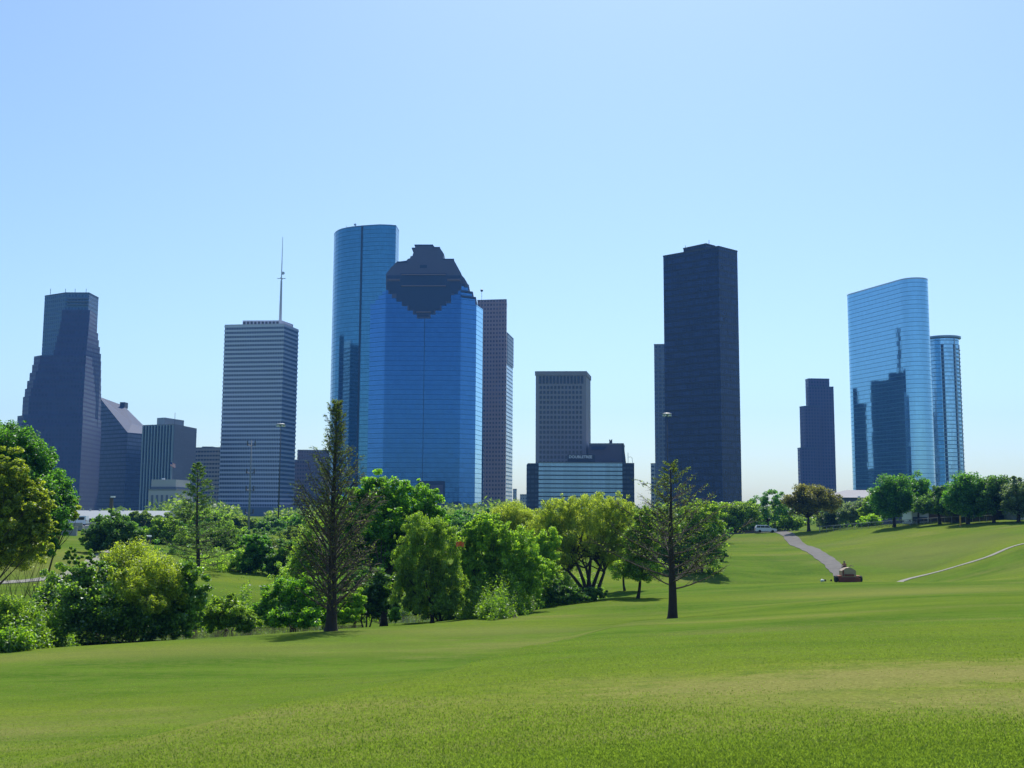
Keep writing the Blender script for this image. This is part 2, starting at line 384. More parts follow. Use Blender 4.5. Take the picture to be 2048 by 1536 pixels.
def quad_foot(n, l, r, back=None):
    "footprint from near corner n, left corner l, right corner r (roof-line points); 4th corner completes the parallelogram"
    n, l, r = Vector(n[:2]), Vector(l[:2]), Vector(r[:2]); b = l + r - n
    return ccw([tuple(l), tuple(n), tuple(r), tuple(b)])
def tower(name, label, poly, ztop, mat, group=None, roofmat=None, z0=None, par=0.9, cat="skyscraper"):
    poly = ccw([tuple(p[:2]) for p in poly]); z0 = BZ if z0 is None else z0
    cx = sum(p[0] for p in poly) / len(poly); cy = sum(p[1] for p in poly) / len(poly)
    t = thing(name, label, cat, (cx, cy, z0), group)
    mb = MB(); mb.walls(poly, z0, ztop); mb.cap(poly, z0, False); mb.build("wall", mat, t)
    roof_slab(t, poly, ztop, roofmat or ROOF, par)
    return t
def roof_slab(t, poly, ztop, mat, par=0.9, over=0.15):
    o2 = inset(poly, -over); i2 = inset(poly, 0.5); mb = MB(); n = len(poly)
    mb.walls(o2, ztop - 0.05, ztop + par)
    for i in range(n):
        a, b = o2[i], o2[(i + 1) % n]; c, d = i2[(i + 1) % n], i2[i]; z = ztop + par
        mb.face([(*a, z), (*b, z), (*c, z), (*d, z)])
        mb.face([(*b, ztop - .05), (*a, ztop - .05), (*d, ztop - .05), (*c, ztop - .05)])
    ii_ = i2[::-1]; mb.walls(ii_, ztop + 0.02, ztop + par); mb.cap(i2, ztop + 0.02)
    return mb.build("roof", mat, t)
def boxpart(t, name, poly, z0, z1, mat):
    mb = MB(); mb.prism(ccw([tuple(p[:2]) for p in poly]), z0, z1); return mb.build(name, mat, t)

# --- 1 stepped glass and granite tower, far left
GRN_P = facade("plum_granite_grid", (0.062, 0.060, 0.135), (0.03, 0.045, 0.11), 3.0, 4.0, .22, .82, .22, .8, gm=.1, gr=.35)
GRN_B = facade("teal_window_grid", (0.10, 0.16, 0.25), (0.03, 0.06, 0.13), 3.0, 4.0, .2, .8, .25, .8, gm=.4, gr=.12)
d0 = 1000
t = thing("stepped_skyscraper", "dark granite tower at far left that widens downward in steps, its upper block flat topped", "skyscraper", (*pix(130, 800, d0 + 20)[:2], BZ))
H = pix(131, 584, d0).z
shaft = ccw([tuple(pix(90, 586, d0 + 22)[:2]), tuple(pix(131, 584, d0 + 6)[:2]), tuple(pix(178, 590, d0 + 6)[:2]), tuple(pix(197, 600, d0 + 30)[:2]), tuple(pix(180, 600, d0 + 60)[:2]), tuple(pix(100, 600, d0 + 60)[:2])])
mb = MB(); mb.walls(shaft, BZ, H); mb.cap(shaft, BZ, False); mb.build("wall", GRN_B, t)
roof_slab(t, shaft, H, DKROOF)
LOUV = plain("louvre_grey", (0.10, 0.12, 0.16), 0.6)
for v in (597, 603, 609):   # louvred bands in the recessed top
    q = [pix(134, v, d0 + 5.6), pix(176, v + 1, d0 + 5.6)]
    mb = MB(); mb.box(((q[0] + q[1]) / 2)[:], ((q[1] - q[0]).length, 1.6, 1.3)); mb.build("louvre_band", LOUV, t)
# tiers stepping out to the front and sides  (v of tier top, u left, u near corner, u right)
TI = [(620,124,180,194.5),(643,121,178,195),(658,118,177,197),(672,114,175.5,198.5),(686,111,174,200.5),(700,108,172,202.5)]
for i, (v, ul, un, ur) in enumerate(TI):
    dd = d0 + 3 - i * 3.2; z = pix(un, v, dd).z
    q = [pix(ul, v, dd), pix(un, v, dd), pix(ur, v, dd + 26), pix(ul + 6, v, d0 + 40)]
    poly = ccw([tuple(p[:2]) for p in q])
    mb = MB(); mb.walls(poly, BZ + (len(TI) - i) * .3, z); mb.cap(poly, z); mb.build("tier", GRN_P, t)
LW = [(713,68),(730,64.5),(746,59.5),(762,54.5),(778,50),(794,46),(832,35),(850,31)]
for i, (v, ul) in enumerate(LW):
    dd = d0 - 18 - i * 2.0; z = pix(ul, v, dd + 8).z
    q = [pix(ul, v, dd + 8), pix(ul + 12, v, dd), pix(172 - i * 1.0, v, dd), pix(203, v, d0 + 22 + i * .4), pix(190, v, d0 + 45 + i), pix(ul + 8, v, d0 + 45 + i)]
    poly = ccw([tuple(p[:2]) for p in q])
    mb = MB(); mb.walls(poly, BZ + i * .21, z); mb.cap(poly, z); mb.build("tier", GRN_P, t)
for (u, v) in ((101, 583), (131, 583), (150, 586), (172, 588)):
    p = pix(u, v, d0 + 12); mb = MB(); mb.tube([(p.x, p.y, H), (p.x, p.y, H + 5.5)], .22, 5); mb.build("antenna", DKSTEEL, t)

# --- 2 dark building with a slanted roof
DKG = facade("navy_curtain_wall", (0.022, 0.028, 0.05), (0.05, 0.065, 0.13), 1.6, 3.9, .12, .92, .2, .9, gm=.15, gr=.3)
SLR = plain("slanted_glass_roof", (0.030, 0.045, 0.095), 0.75, 0.0, var=.1)
A = pix(196, 792, 1092); B = pix(255, 866, 1060); C = pix(291, 869, 1090); D = pix(291, 856, 1130); E = pix(247, 812, 1140); G = pix(203, 796, 1150)
t = thing("slanted_roof_building", "navy glass building whose roof slopes down to the right, beside the stepped tower", "building", (B.x, B.y + 30, BZ))
mb = MB()
for a, b in ((A, B), (B, C), (C, D), (D, E), (E, G), (G, A)):
    L_ = (b.xy - a.xy).length; mb.face([(a.x, a.y, BZ), (b.x, b.y, BZ), b, a], [(0, BZ), (L_, BZ), (L_, b.z), (0, a.z)])
mb.face([(p.x, p.y, BZ) for p in (G, E, D, C, B, A)]); mb.build("wall", DKG, t)
mb = MB(); up = Vector((0, 0, .5))
top = [A + up, B + up, C + up, D + up, E + up, G + up]
cen = (B + C + E) / 3 + up
for i in range(6): mb.face([top[i], top[(i + 1) % 6], cen])
for i in range(6): a, b = top[i], top[(i + 1) % 6]; mb.face([a - up * 1.6, b - up * 1.6, b, a])
mb.build("roof", SLR, t)
p = pix(248, 809, 1140); mb = MB(); mb.box((p.x, p.y, p.z - 1), (5, 10, 6)); mb.build("roof_plant", DKROOF, t)

# --- 3 building with vertical fins
FW = facade("blind_side_wall", (0.15, 0.165, 0.20), (0.13, 0.145, 0.19), 2.0, 3.6, .1, .6, .3, .6, gm=.1, gr=.5)
FG = facade("dark_strip_glazing", (0.035, 0.045, 0.08), (0.045, 0.06, 0.11), 1.5, 3.6, .05, .95, .12, .95, gm=.5)
n_, l_, r_ = pix(348, 850, 900), pix(287, 849, 914), pix(393, 858, 950)
poly = quad_foot(n_, l_, r_); H = n_.z
t = tower("finned_office_block", "mid height grey office block with pale vertical fins, behind the stone hall", poly, H, FG, cat="office building")
nl = Vector(l_[:2]) - Vector(n_[:2]); ex = nl.normalized(); nrm = Vector((ex.y, -ex.x)); nrm = nrm if nrm.y < 0 else -nrm
FIN = plain("pale_fin", (0.24, 0.285, 0.33), 0.6)
for k in range(11):
    c = Vector(n_[:2]) + nl * ((k + .15) / 10.3) + nrm * .5
    mb = MB(); mb.box((c.x, c.y, (BZ + H) / 2), (1.0, 1.3, H - BZ + .3), ax=(Vector((*ex, 0)), Vector((*nrm, 0)), Vector((0, 0, 1)))); mb.build("fin", FIN, t)
rr = Vector(r_[:2]) - Vector(n_[:2]); rn = Vector((rr.y, -rr.x)).normalized()
mb = MB(); o1 = rn * .25; mb.prism(ccw([tuple(Vector(n_[:2]) + o1 * .0 + rr * .01), tuple(Vector(r_[:2])), tuple(Vector(r_[:2]) + o1), tuple(Vector(n_[:2]) + o1 + rr * .01)]), BZ - .2, H + .7)
mb.build("side_wall", FW, t)
q = quad_foot(pix(330, 835, 925), pix(314, 839, 930), pix(368, 845, 955)); boxpart(t, "penthouse", q, H, pix(330, 835, 925).z, FIN)
p = pix(350, 830, 935); mb = MB(); mb.tube([(p.x, p.y, H), (p.x, p.y, p.z + 2)], .18, 5); mb.build("antenna", DKSTEEL, t)

# --- 4 pale stone hall with flag
STN = plain("pale_limestone", (0.40, 0.38, 0.40), 0.8, var=.1, scale=.05)
STG = plain("recessed_hall_window", (0.10, 0.12, 0.18), 0.3)
d = 620
n_, l_, r_ = pix(352, 985, d), pix(297, 986, d + 4), pix(386, 985, d + 30)
poly = quad_foot(n_, l_, r_)
t = tower("stone_hall", "small pale limestone hall with an attic block and a flag above it", poly, pix(352, 981, d).z, STN, cat="hall")
n2, l2, r2 = pix(352, 960, d + 3), pix(303, 960, d + 5), pix(380, 964, d + 27)
q = quad_foot(n2, l2, r2); boxpart(t, "attic", q, pix(352, 982, d).z, pix(352, 959, d + 3).z, STN)
z_ = pix(352, 975, d).z
mb = MB(); pq = inset(ccw([tuple(p) for p in q]), -.12); mb.prism(pq, z_ - .9, z_ + .5); mb.build("frieze", STG, t)
nl = Vector(l_[:2]) - Vector(n_[:2])
for k in range(5):
    c = Vector(n_[:2]) + nl * ((k + .8) / 5.6)
    mb = MB(); mb.box((c.x, c.y - .05, (pix(330, 990, d).z + BZ) / 2), (1.25, .5, pix(330, 990, d).z - BZ)); mb.build("window", STG, t)
p = pix(327, 957, d + 6); mb = MB(); mb.box((p.x, p.y, p.z - .4), (1.4, 1.4, 1.0)); mb.build("roof_light", WHITE, t)
fp = pix(343.5, 958, d + 12)
ft = pix(341, 924, d + 12)
t = thing("flagpole", "thin flagpole with a red and white flag, above the pale stone hall", "flagpole", (fp.x, fp.y, fp.z))
mb = MB(); mb.tube([(fp.x, fp.y, fp.z - 1.5), (fp.x, fp.y, ft.z + .5)], [.12, .07], 6); mb.build("pole", STEEL, t)
fm, nt_, b = newmat("striped_flag"); uvn = N(nt_, "ShaderNodeUVMap"); sp_ = N(nt_, "ShaderNodeSeparateXYZ"); nt_.links.new(uvn.outputs[0], sp_.inputs[0])
s_ = M_(nt_, 'LESS_THAN', M_(nt_, 'FRACT', M_(nt_, 'MULTIPLY', sp_.outputs[1], 6.5)), .5)
c0 = mixc(nt_, s_, (0.8, 0.78, 0.78), (0.55, 0.03, 0.05))
ct = M_(nt_, 'MULTIPLY', M_(nt_, 'LESS_THAN', sp_.outputs[0], .4), M_(nt_, 'GREATER_THAN', sp_.outputs[1], .46))
nt_.links.new(mixc(nt_, ct, c0, (0.03, 0.05, 0.2)), b.inputs["Base Color"]); b.inputs["Roughness"].default_value = .8
mb = MB()
for i in range(8):
    def fq(a, c): x = a * 3.2; return (ft.x + .1 + x * .85, ft.y + .35 * math.sin(x * 2.4), ft.z - 2.2 + c * 2.2 - x * .38)
    a0, a1 = i / 8, (i + 1) / 8
    for j in range(2):
        c0_, c1_ = j / 2, (j + 1) / 2; mb.face([fq(a0, c0_), fq(a1, c0_), fq(a1, c1_), fq(a0, c1_)], [(a0, c0_), (a1, c0_), (a1, c1_), (a0, c1_)])
mb.build("flag", fm, t)

# --- 5 beige banded block
BEI = facade("beige_banded_wall", (0.36, 0.30, 0.27), (0.07, 0.075, 0.09), 3.3, 4.1, .12, .9, .12, .55, gm=.3)
n_, l_, r_ = pix(441, 896, 1100), pix(390, 897, 1108), pix(446, 893, 1140)
t = tower("banded_office_block", "beige office block with dark window bands, between the finned block and the striped tower", quad_foot(n_, l_, r_), n_.z, BEI, cat="office building")
a = pix(404, 893, 1118); b2 = pix(426, 893, 1118); boxpart(t, "penthouse", [a[:2], b2[:2], (b2.x, b2.y + 12), (a.x, a.y + 12)], n_.z, a.z, DKROOF)
mb = MB(); c = pix(441, 950, 1099.5); mb.box((c.x, c.y, (BZ + n_.z) / 2), (1.6, 1.5, n_.z - BZ)); mb.build("corner_pier", FIN, t)

# --- 6 white striped tower with tall mast
SHG = facade("paired_windows", (0.40, 0.42, 0.52), (0.018, 0.032, 0.075), 1.55, 99, .25, .9, -1, 2, gm=.4, gr=.2)
d = 960
n_ = pix(568, 649, d); H = n_.z; l_ = pixz(450, 652.5, H); r_ = pixz(596.5, 665, H); l_ = pix(450, 653, d + 8); r_ = pix(596.5, 665, d + 32)
poly = quad_foot(n_, l_, r_)
t = tower("striped_skyscraper", "tall pale tower with many thin horizontal bands and a very tall mast on its roof", poly, H, SHG, roofmat=plain("white_parapet", (0.5, 0.5, 0.53)))
SPN = plain("pale_spandrel", (0.56, 0.57, 0.68), 0.7, var=.06)
nfl = 43; fh = (H - BZ - 5) / nfl; pin = ccw([tuple(p) for p in poly]); outr = inset(pin, -.35)
bandme = None
for k in range(nfl):
    mb = MB(); z = BZ + 7 + k * fh
    mb.walls(outr, 0, fh * .45)
    n4 = len(outr)
    for i in range(n4):
        a, b, c, dd_ = outr[i], outr[(i + 1) % n4], pin[(i + 1) % n4], pin[i]
        mb.face([(*a, fh * .45), (*b, fh * .45), (*c, fh * .45), (*dd_, fh * .45)]); mb.face([(*b, 0), (*a, 0), (*dd_, 0), (*c, 0)])
    if bandme is None:
        o = mb.build("spandrel_band", SPN, None); bandme = o.data
    else:
        o = bpy.data.objects.new("spandrel_band", bandme); COL.objects.link(o)
    o.location = (0, 0, z); attach(o, t)
pa, pb = pix(485, 652, d + 14), pix(563, 652, d + 12)
pz = pix(485, 641, d + 14).z
PHP = [pa[:2], pb[:2], (pb.x + 6, pb.y + 22), (pa.x + 6, pa.y + 22)]
boxpart(t, "penthouse", PHP, H, pz, SPN)
for k in range(10):
    x = pa.x + (pb.x - pa.x) * (k + .5) / 10.6; mb = MB(); mb.box((x, pa.y - .1 - 2 * k / 10, (H + pz) / 2 + .2), (2.0, 1.0, (pz - H) * .5)); mb.build("louvre", DKROOF, t)
pod = quad_foot(pix(568, 1014, d - 12), pix(430, 1014, d - 4), pix(606, 1014, d + 40)); boxpart(t, "podium", pod, BZ - .4, pix(500, 1014, d - 12).z, plain("podium_stone", (0.14, 0.17, 0.22)))
mt0, mt1 = pix(560.5, 642, d + 20), pix(565, 474, d + 20)
AL = plain("antenna_paint", (0.5, 0.52, 0.56), .5)
m = MB(); zz = [H - .2, H + (mt1.z - H) * .52, H + (mt1.z - H) * .56, mt1.z]
m.tube([(mt0.x, mt0.y, zz[0]), (mt0.x + (mt1.x - mt0.x) * 0, mt0.y, zz[1])], [1.5, .85], 6); m.build("mast_lower_section", AL, t)
m = MB(); m.tube([(mt0.x, mt0.y, zz[1]), (mt0.x, mt0.y, zz[3])], [.55, .2], 6); m.build("mast_upper_section", AL, t)
c = pix(563, 557, d + 20); m = MB(); m.box((mt0.x, c.y, c.z), (7.5, .8, .5)); m.box((mt0.x, c.y, c.z), (.8, 7.5, .5)); m.build("mast_crossarm", AL, t)
c = pix(565, 547, d + 20); m = MB(); m.tube([(mt0.x + 1.6, c.y - .5, c.z), (mt0.x + 1.6, c.y - 1.4, c.z)], [1.0, 1.5], 12); m.build("mast_dish", AL, t)

# --- 7 dull brown block behind
BRO = facade("mauve_brown_wall", (0.155, 0.115, 0.145), (0.08, 0.075, 0.11), 2.6, 3.9, .2, .8, .25, .75, gm=.3)
n_, l_, r_ = pix(596, 901, 1120), pix(594.5, 901, 1150), pix(668, 901, 1126)
tower("brown_office_block", "plain mauve brown block behind the tall bare cypress, right of the striped tower", quad_foot(n_, l_, r_), n_.z, BRO, cat="office building")
n_, l_, r_ = pix(590, 921, 1090), pix(584, 921, 1100), pix(620, 921, 1095)
tower("brown_annex", "low brown annex tucked between the striped tower and the mauve block", quad_foot(n_, l_, r_), n_.z, BRO, cat="office building")

# --- 8 tall blue tower with rounded left side
WFG = facade("teal_curtain_wall", (0.04, 0.12, 0.20), (0.075, 0.225, 0.36), 1.55, 4.0, .06, .97, .05, .96, gm=.85, gr=.08, jit=.006, gvar=.10)
d = 1010
H = pix(757, 450.5, d).z
fr = [(668,472),(669,469.5),(672,466),(677,462.5),(684,459),(693,456),(706,453.6),(724,452),(742,451),(760,450.5),(780,451.8),(792,453)]
dep = [40, 34, 27, 21, 16, 12, 8, 4.5, 2, 0, 1.0, 3]
poly = [tuple(pix(u, v, d + q)[:2]) for (u, v), q in zip(fr, dep)]
poly += [tuple(pix(798, 460, d + 22)[:2]), tuple(pix(797, 460, d + 42)[:2]), tuple(pix(780, 460, d + 62)[:2]), tuple(pix(740, 460, d + 72)[:2]), tuple(pix(690, 460, d + 66)[:2])]
t = tower("blue_round_skyscraper", "tallest tower, blue glass with a rounded left side, behind the stepped crown tower", poly, H, WFG, roofmat=plain("blue_parapet", (0.05, 0.13, 0.22), .3))
c = pix(724, 453, d + 4.0); SEAM = plain("dark_seam", (0.01, 0.03, 0.06), .4)
mb = MB(); mb.box((c.x, c.y, (BZ + H) / 2), (1.4, .8, H - BZ)); mb.build("recessed_seam", SEAM, t)
for (u, v, hh) in ((693, 449, 2), (711, 444, 4), (712, 444, 4), (757, 447, 3), (768, 447, 3), (776, 449, 2), (787, 450, 2)):
    c = pix(u, v, d + 18); mb = MB(); mb.tube([(c.x, c.y, H), (c.x, c.y, H + 2 + hh * 1.1)], .18, 5); mb.build("antenna", STEEL, t)
c = pix(710, 446, d + 18); mb = MB(); mb.tube([(c.x, c.y, H + 4.5), (c.x + .3, c.y - 1, H + 4.9)], [.3, 1.3], 10); mb.build("dish", STEEL, t)

# --- 9 blue glass tower with the stepped granite crown
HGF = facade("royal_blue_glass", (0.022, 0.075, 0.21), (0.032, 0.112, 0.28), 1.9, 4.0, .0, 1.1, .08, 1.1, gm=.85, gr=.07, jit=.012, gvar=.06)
HGS = facade("blue_glass_sky_tint", (0.05, 0.14, 0.32), (0.070, 0.205, 0.46), 1.9, 4.0, .0, 1.1, .10, 1.1, gm=.85, gr=.07, jit=.012, gvar=.05)  # lighter copy of the front glass; sky reflection on angled sides is in the colour
HGP = facade("blue_glass_sky_tint_pale", (0.12, 0.30, 0.45), (0.28, 0.60, 0.88), 1.9, 4.0, .0, 1.1, .10, 1.1, gm=.85, gr=.07, jit=.012, gvar=.05)  # palest copy of the same glass, sky reflection painted into the end face
CRG = plain("crown_granite", (0.095, 0.090, 0.145), 0.6, var=.12, scale=.08)
CRD = plain("crown_dark_glass", (0.012, 0.028, 0.075), 0.45, 0.0)
CRL = plain("crown_ledge", (0.22, 0.15, 0.16), 0.6)
d = 900; X = lambda u, v=600: pix(u, v, d).x; Z = lambda v, u=850: pix(u, v, d).z
t = thing("crowned_skyscraper", "royal blue glass tower with a stepped brown granite crown and an inverted stepped pendant", "skyscraper", (X(850), d + 30, BZ))
xl, xr = X(771.5, 604), X(922.5, 604); yb = d + 52
dl, dr = pix(741, 604, d + 8), pix(953, 600, d + 9); dr2 = pix(966, 597, d + 30)
Zs = Z(605)
def wallpart(name, a, b, z0, z1, mat):
    mb = MB(); L_ = math.hypot(b[0] - a[0], b[1] - a[1]); mb.face([(a[0], a[1], z0), (b[0], b[1], z0), (b[0], b[1], z1), (a[0], a[1], z1)], [(0, z0), (L_, z0), (L_, z1), (0, z1)]); return mb.build(name, mat, t)
wallpart("front_wall", (xl, d), (xr, d), BZ, Z(548), HGF)
wallpart("side_wall", (dl.x, dl.y), (xl, d), BZ, Zs, HGS)
wallpart("side_wall", (xr, d), (dr.x, dr.y), BZ, Zs, HGS)
wallpart("side_wall", (dr.x, dr.y), (dr2.x, dr2.y), BZ, Zs, HGP)
wallpart("back_wall", (dr2.x, dr2.y), (X(940), d + 66), BZ, Zs, HGS); wallpart("back_wall", (X(940), d + 66), (X(760), d + 66), BZ, Zs, HGS); wallpart("back_wall", (X(760), d + 66), (dl.x, dl.y), BZ, Zs, HGS)
mb = MB(); mb.cap(ccw([(xl, d), (xr, d), (dr.x, dr.y), (dr2.x, dr2.y), (X(940), d + 66), (X(760), d + 66), (dl.x, dl.y)]), Zs - .02); mb.build("shoulder_roof", DKROOF, t)
# side blocks stepping up to the crown
for i, (u0, v1) in enumerate(((749, 597), (756, 590), (764, 583))):
    poly = ccw([(X(u0, v1), d + .1 + 8 * (771.5 - u0) / 30.5), (xl - .01, d + .05 + i * .02), (xl - .01, d + 45), (X(u0, v1), d + 45 - i * 3)])
    mb = MB(); mb.walls(poly, Zs - .1 - i * .05, Z(v1)); mb.cap(poly, Z(v1)); mb.build("shoulder_block", HGS, t)
for i, (u0, v1) in enumerate(((950, 594), (944, 584), (936, 571))):
    poly = ccw([(xr + .01, d + .05 + i * .02), (X(u0, v1), d + .1 + 9 * (u0 - 922.5) / 31), (X(u0, v1), d + 48 - i * 3), (xr + .01, d + 47)])
    mb = MB(); mb.walls(poly, Zs - .1 - i * .05, Z(v1)); mb.cap(poly, Z(v1)); mb.build("shoulder_block", HGS, t)
    mb = MB(); pp = inset(poly, -.6); mb.prism(pp, Z(v1) - .1, Z(v1) + 1.7); mb.build("ledge", CRD, t)
def outline(name, pts_, y0, y1, mat, flat=None):
    P2 = [(X(u, v), Z(v, u)) for u, v in pts_]
    ar = sum(P2[i][0] * P2[(i + 1) % len(P2)][1] - P2[(i + 1) % len(P2)][0] * P2[i][1] for i in range(len(P2)))
    if ar < 0: P2 = P2[::-1]
    mb = MB(); n = len(P2)
    mb.face([(x, y0, z) for x, z in P2]); mb.face([(x, y1, z) for x, z in P2[::-1]])
    for i in range(n):
        a, b = P2[i], P2[(i + 1) % n]; mb.face([(b[0], y0, b[1]), (a[0], y0, a[1]), (a[0], y1, a[1]), (b[0], y1, b[1])])
    return mb.build(name, mat, t)
CROWN = [(772,548),(782,535),(794,523.5),(813,521),(816,517.5),(820,516.5),(821,512.5),(825,511.5),(826,506.5),(829,505),(828,500),(824.5,496.5),(830,496),(830,491),(866,489.5),(870,495),(879.5,495),(888,508),(885,518),(907,518.5),(915,533),(923,548)]
outline("crown", CROWN, d + .02, d + 30, CRG)
outline("crown_penthouse", [(866,493),(880,495),(888,509),(886,518),(868,518)], d + 4, d + 26, plain("penthouse_panel", (0.2, .22, .28), .4, .4))
for (u0, u1, v0, v1) in ((829, 866, 489.2, 491.2), (866, 880, 494, 496), (794, 815, 523, 525), (885, 908, 517.5, 519.3), (823.5, 830, 495.4, 497)):
    outline("coping", [(u0, v1), (u1, v1), (u1, v0), (u0, v0)], d - .5, d + 31, CRD)
outline("crown_shoulder", [(923,549),(929,556),(936,568),(936,573),(923,573)], d + 1.5, d + 28, CRG)
PEND = [(772,548),(923,548),(923,578),(915,584),(909,584),(909,590),(902,590),(902,606),(893,606),(893,611),(883,611),(883,621),(871,621),(871,629),(861,629),(861,637),(834,637),(834,629),(826,629),(826,621),(815,621),(815,612),(804,612),(804,603),(793,603),(793,596),(784,596),(784,588),(777,588),(777,580),(772,579)]
outline("pendant_cladding", PEND, d - .45, d + .4, CRG)
for (u0, u1, v0, v1) in ((774, 921, 551, 557), (774, 921, 563.5, 579), (801, 894, 547, 549.5), (801, 894, 553, 571.5), (779, 916, 579.2, 587.5), (793, 902, 573, 603), (805, 892, 590, 611), (818, 880, 600, 620), (829, 868, 610, 628), (836, 858, 629.5, 634)):
    outline("crown_glazing", [(u0, v1), (u1, v1), (u1, v0), (u0, v0)], d - .62 - .004 * (v1 - 550), d - .2, CRD)
for (u0, u1, v) in ((803, 892, 549.8), (803, 892, 572.3), (778, 800, 560.5), (895, 920, 560.5), (832, 862, 624.5)):
    outline("crown_ledge", [(u0, v + 1), (u1, v + 1), (u1, v - .7), (u0, v - .7)], d - 1.8, d - .3, CRL)
outline("crown_louvre", [(840, 536), (854, 536), (854, 530), (840, 530)], d - .3, d + .3, CRD)
c = pix(963.5, 581, d + 25); mb = MB(); mb.tube([(c.x, c.y, Zs), (c.x, c.y, c.z)], .15, 5); mb.tube([(c.x, c.y, c.z - 1.1), (c.x, c.y, c.z - .6), (c.x, c.y, c.z + .6), (c.x, c.y, c.z + 1.1)], [.3, 1.2, 1.2, .3], 10); mb.build("beacon", DKSTEEL, t)
SEAMB = plain("blue_joint", (0.02, .07, .17), .4)
mb = MB(); mb.box((X(850), d - .05, (Z(637) + BZ) / 2), (.5, .3, Z(637) - BZ)); mb.build("joint", SEAMB, t)
outline("entrance_portal", [(836, 1040), (890, 1040), (890, 962), (836, 962)], d - .8, d + 1, CRD)
outline("portal_panel", [(862, 1040), (886, 1040), (886, 970), (862, 970)], d - 1.0, d - .5, CRG)
outline("entrance_portal", [(905, 1040), (922, 1040), (922, 1003), (905, 1003)], d - .8, d + 1, CRD)
mb = MB(); pp = ccw([(xl + .05, d + .06), (xr - .05, d + .06), (xr - .05, d + 44), (xl + .05, d + 44)]); mb.walls(pp, Zs - .1, Z(548) - .02); mb.cap(pp, Z(548) - .02); mb.build("crown_base", CRG, t)

# --- 9b dark glass slab glimpsed between the crowned tower and the pink one
SLB = facade("slate_glass_slab", (0.03, 0.05, 0.09), (0.09, 0.15, 0.24), 1.7, 3.9, .1, .95, .15, .95, gm=.6)
n_, l_, r_ = pix(966, 783, 985), pix(940, 783, 987), pix(967, 783, 1015)
tower("slate_glass_block", "narrow slate glass block showing between the crowned tower and the pinkish tower", quad_foot(n_, l_, r_), n_.z, SLB, cat="building")
n_, l_, r_ = pix(967, 889, 975), pix(940, 889, 977), pix(968, 889, 983)
tower("dark_glass_block", "low dark glass block at the right foot of the crowned tower", quad_foot(n_, l_, r_), n_.z, DKG, cat="building")

# --- 10 pinkish granite tower and its pale striped neighbour
PNK = facade("rose_granite_windows", (0.36, 0.22, 0.22), (0.070, 0.060, 0.090), 3.0, 4.0, .3, .78, .25, .74, gm=.35, gr=.2, gvar=.5)
d = 1060
n_ = pix(1013, 600, d); H = n_.z; l_ = pix(955, 597.5, d + 5); r_ = pix(1014, 600, d + 36)
t = tower("rose_granite_skyscraper", "tall pinkish granite tower with small square windows, right of the crowned tower", quad_foot(n_, l_, r_), H, PNK, roofmat=CRL)
PAL = facade("pale_striped_glass", (0.50, 0.53, 0.62), (0.30, 0.38, 0.52), 3.2, 4.0, .06, .97, .3, .92, gm=.7, gr=.12)
n_, l_, r_ = pix(1013.5, 667, 1100), pix(1000, 667, 1106), pix(1026, 680, 1140)
poly = quad_foot(n_, l_, r_); H = n_.z
t = tower("pale_striped_tower", "slim tower showing one bright pale striped face, its top panel dark, beside the pink tower", poly, H, PAL)
a, b = Vector(n_[:2]), Vector(r_[:2]); nn = (b - a).normalized(); nn = Vector((nn.y, -nn.x))
mb = MB(); mb.prism(ccw([tuple(a + nn * .02), tuple(b + nn * .02), tuple(b + nn * .7), tuple(a + nn * .7)]), pix(1020, 728, 1110).z, H + 1.2); mb.build("dark_top_panel", DKG, t)

# --- 11 hotel tower with punched windows
HOT = plain("brown_concrete", (0.26, 0.235, 0.28), 0.75, var=.07, scale=.05)
HGL = plain("hotel_window_glass", (0.022, 0.03, 0.055), 0.1, .3, var=.6, scale=.25)
d = 760
n_ = pix(1172, 745, d); H = n_.z; l_ = pix(1071.5, 747, d + 2); r_ = pix(1181, 767, d + 30)
poly = quad_foot(n_, l_, r_)
t = tower("hotel_tower", "grey brown concrete slab with twelve columns of small square windows, above the striped glass block", poly, H, HOT, cat="hotel")
A2, B2 = Vector(l_[:2]), Vector(n_[:2]); ex = (B2 - A2); wx = ex.length; ex = ex.normalized(); nr = Vector((ex.y, -ex.x))
def fp_(s, z, out=0.0): p = A2 + ex * s + nr * out; return (p.x, p.y, z)
# tall top-floor openings
mb0 = MB(); ww, wh = 1.5, 2.1
mb0.box((0, 0, 0), (ww, .3, wh)); wme = None
z_top, z_bot = pix(1120, 752, d).z, pix(1120, 767, d).z
for k in range(13):
    s = wx * (.055 + .9 * (k + .5) / 13); mb = MB(); mb.box(fp_(s, (z_top + z_bot) / 2, .05), (wx * .9 / 13 * .62, .5, z_top - z_bot), ax=(Vector((*ex, 0)), Vector((*nr, 0)), Vector((0, 0, 1)))); mb.build("tall_window", HGL, t)
wins = []
for r in range(17):
    z = pix(1120, 774.5 + r * 9.98, d).z
    for c in range(12): wins.append((wx * (.075 + .865 * (c + .35) / 12), z))
for (s, z) in wins[:100]:
    if wme is None: o = mb0.build("window", HGL, None); wme = o.data
    else: o = bpy.data.objects.new("window", wme); COL.objects.link(o)
    p = fp_(s, z, .03); o.location = p; o.rotation_euler = (0, 0, math.atan2(ex.y, ex.x)); attach(o, t)
mb = MB()
for (s, z) in wins[100:]: mb.box(fp_(s, z, .03), (ww, .3, wh), ax=(Vector((*ex, 0)), Vector((*nr, 0)), Vector((0, 0, 1))))
o = mb.build("lower_windows", HGL, t); o["kind"] = "stuff"
mb = MB(); pp = inset(ccw([tuple(p) for p in poly]), -.5); mb.prism(pp, z_top + .5, H + .95); mb.build("parapet_band", HOT, t)

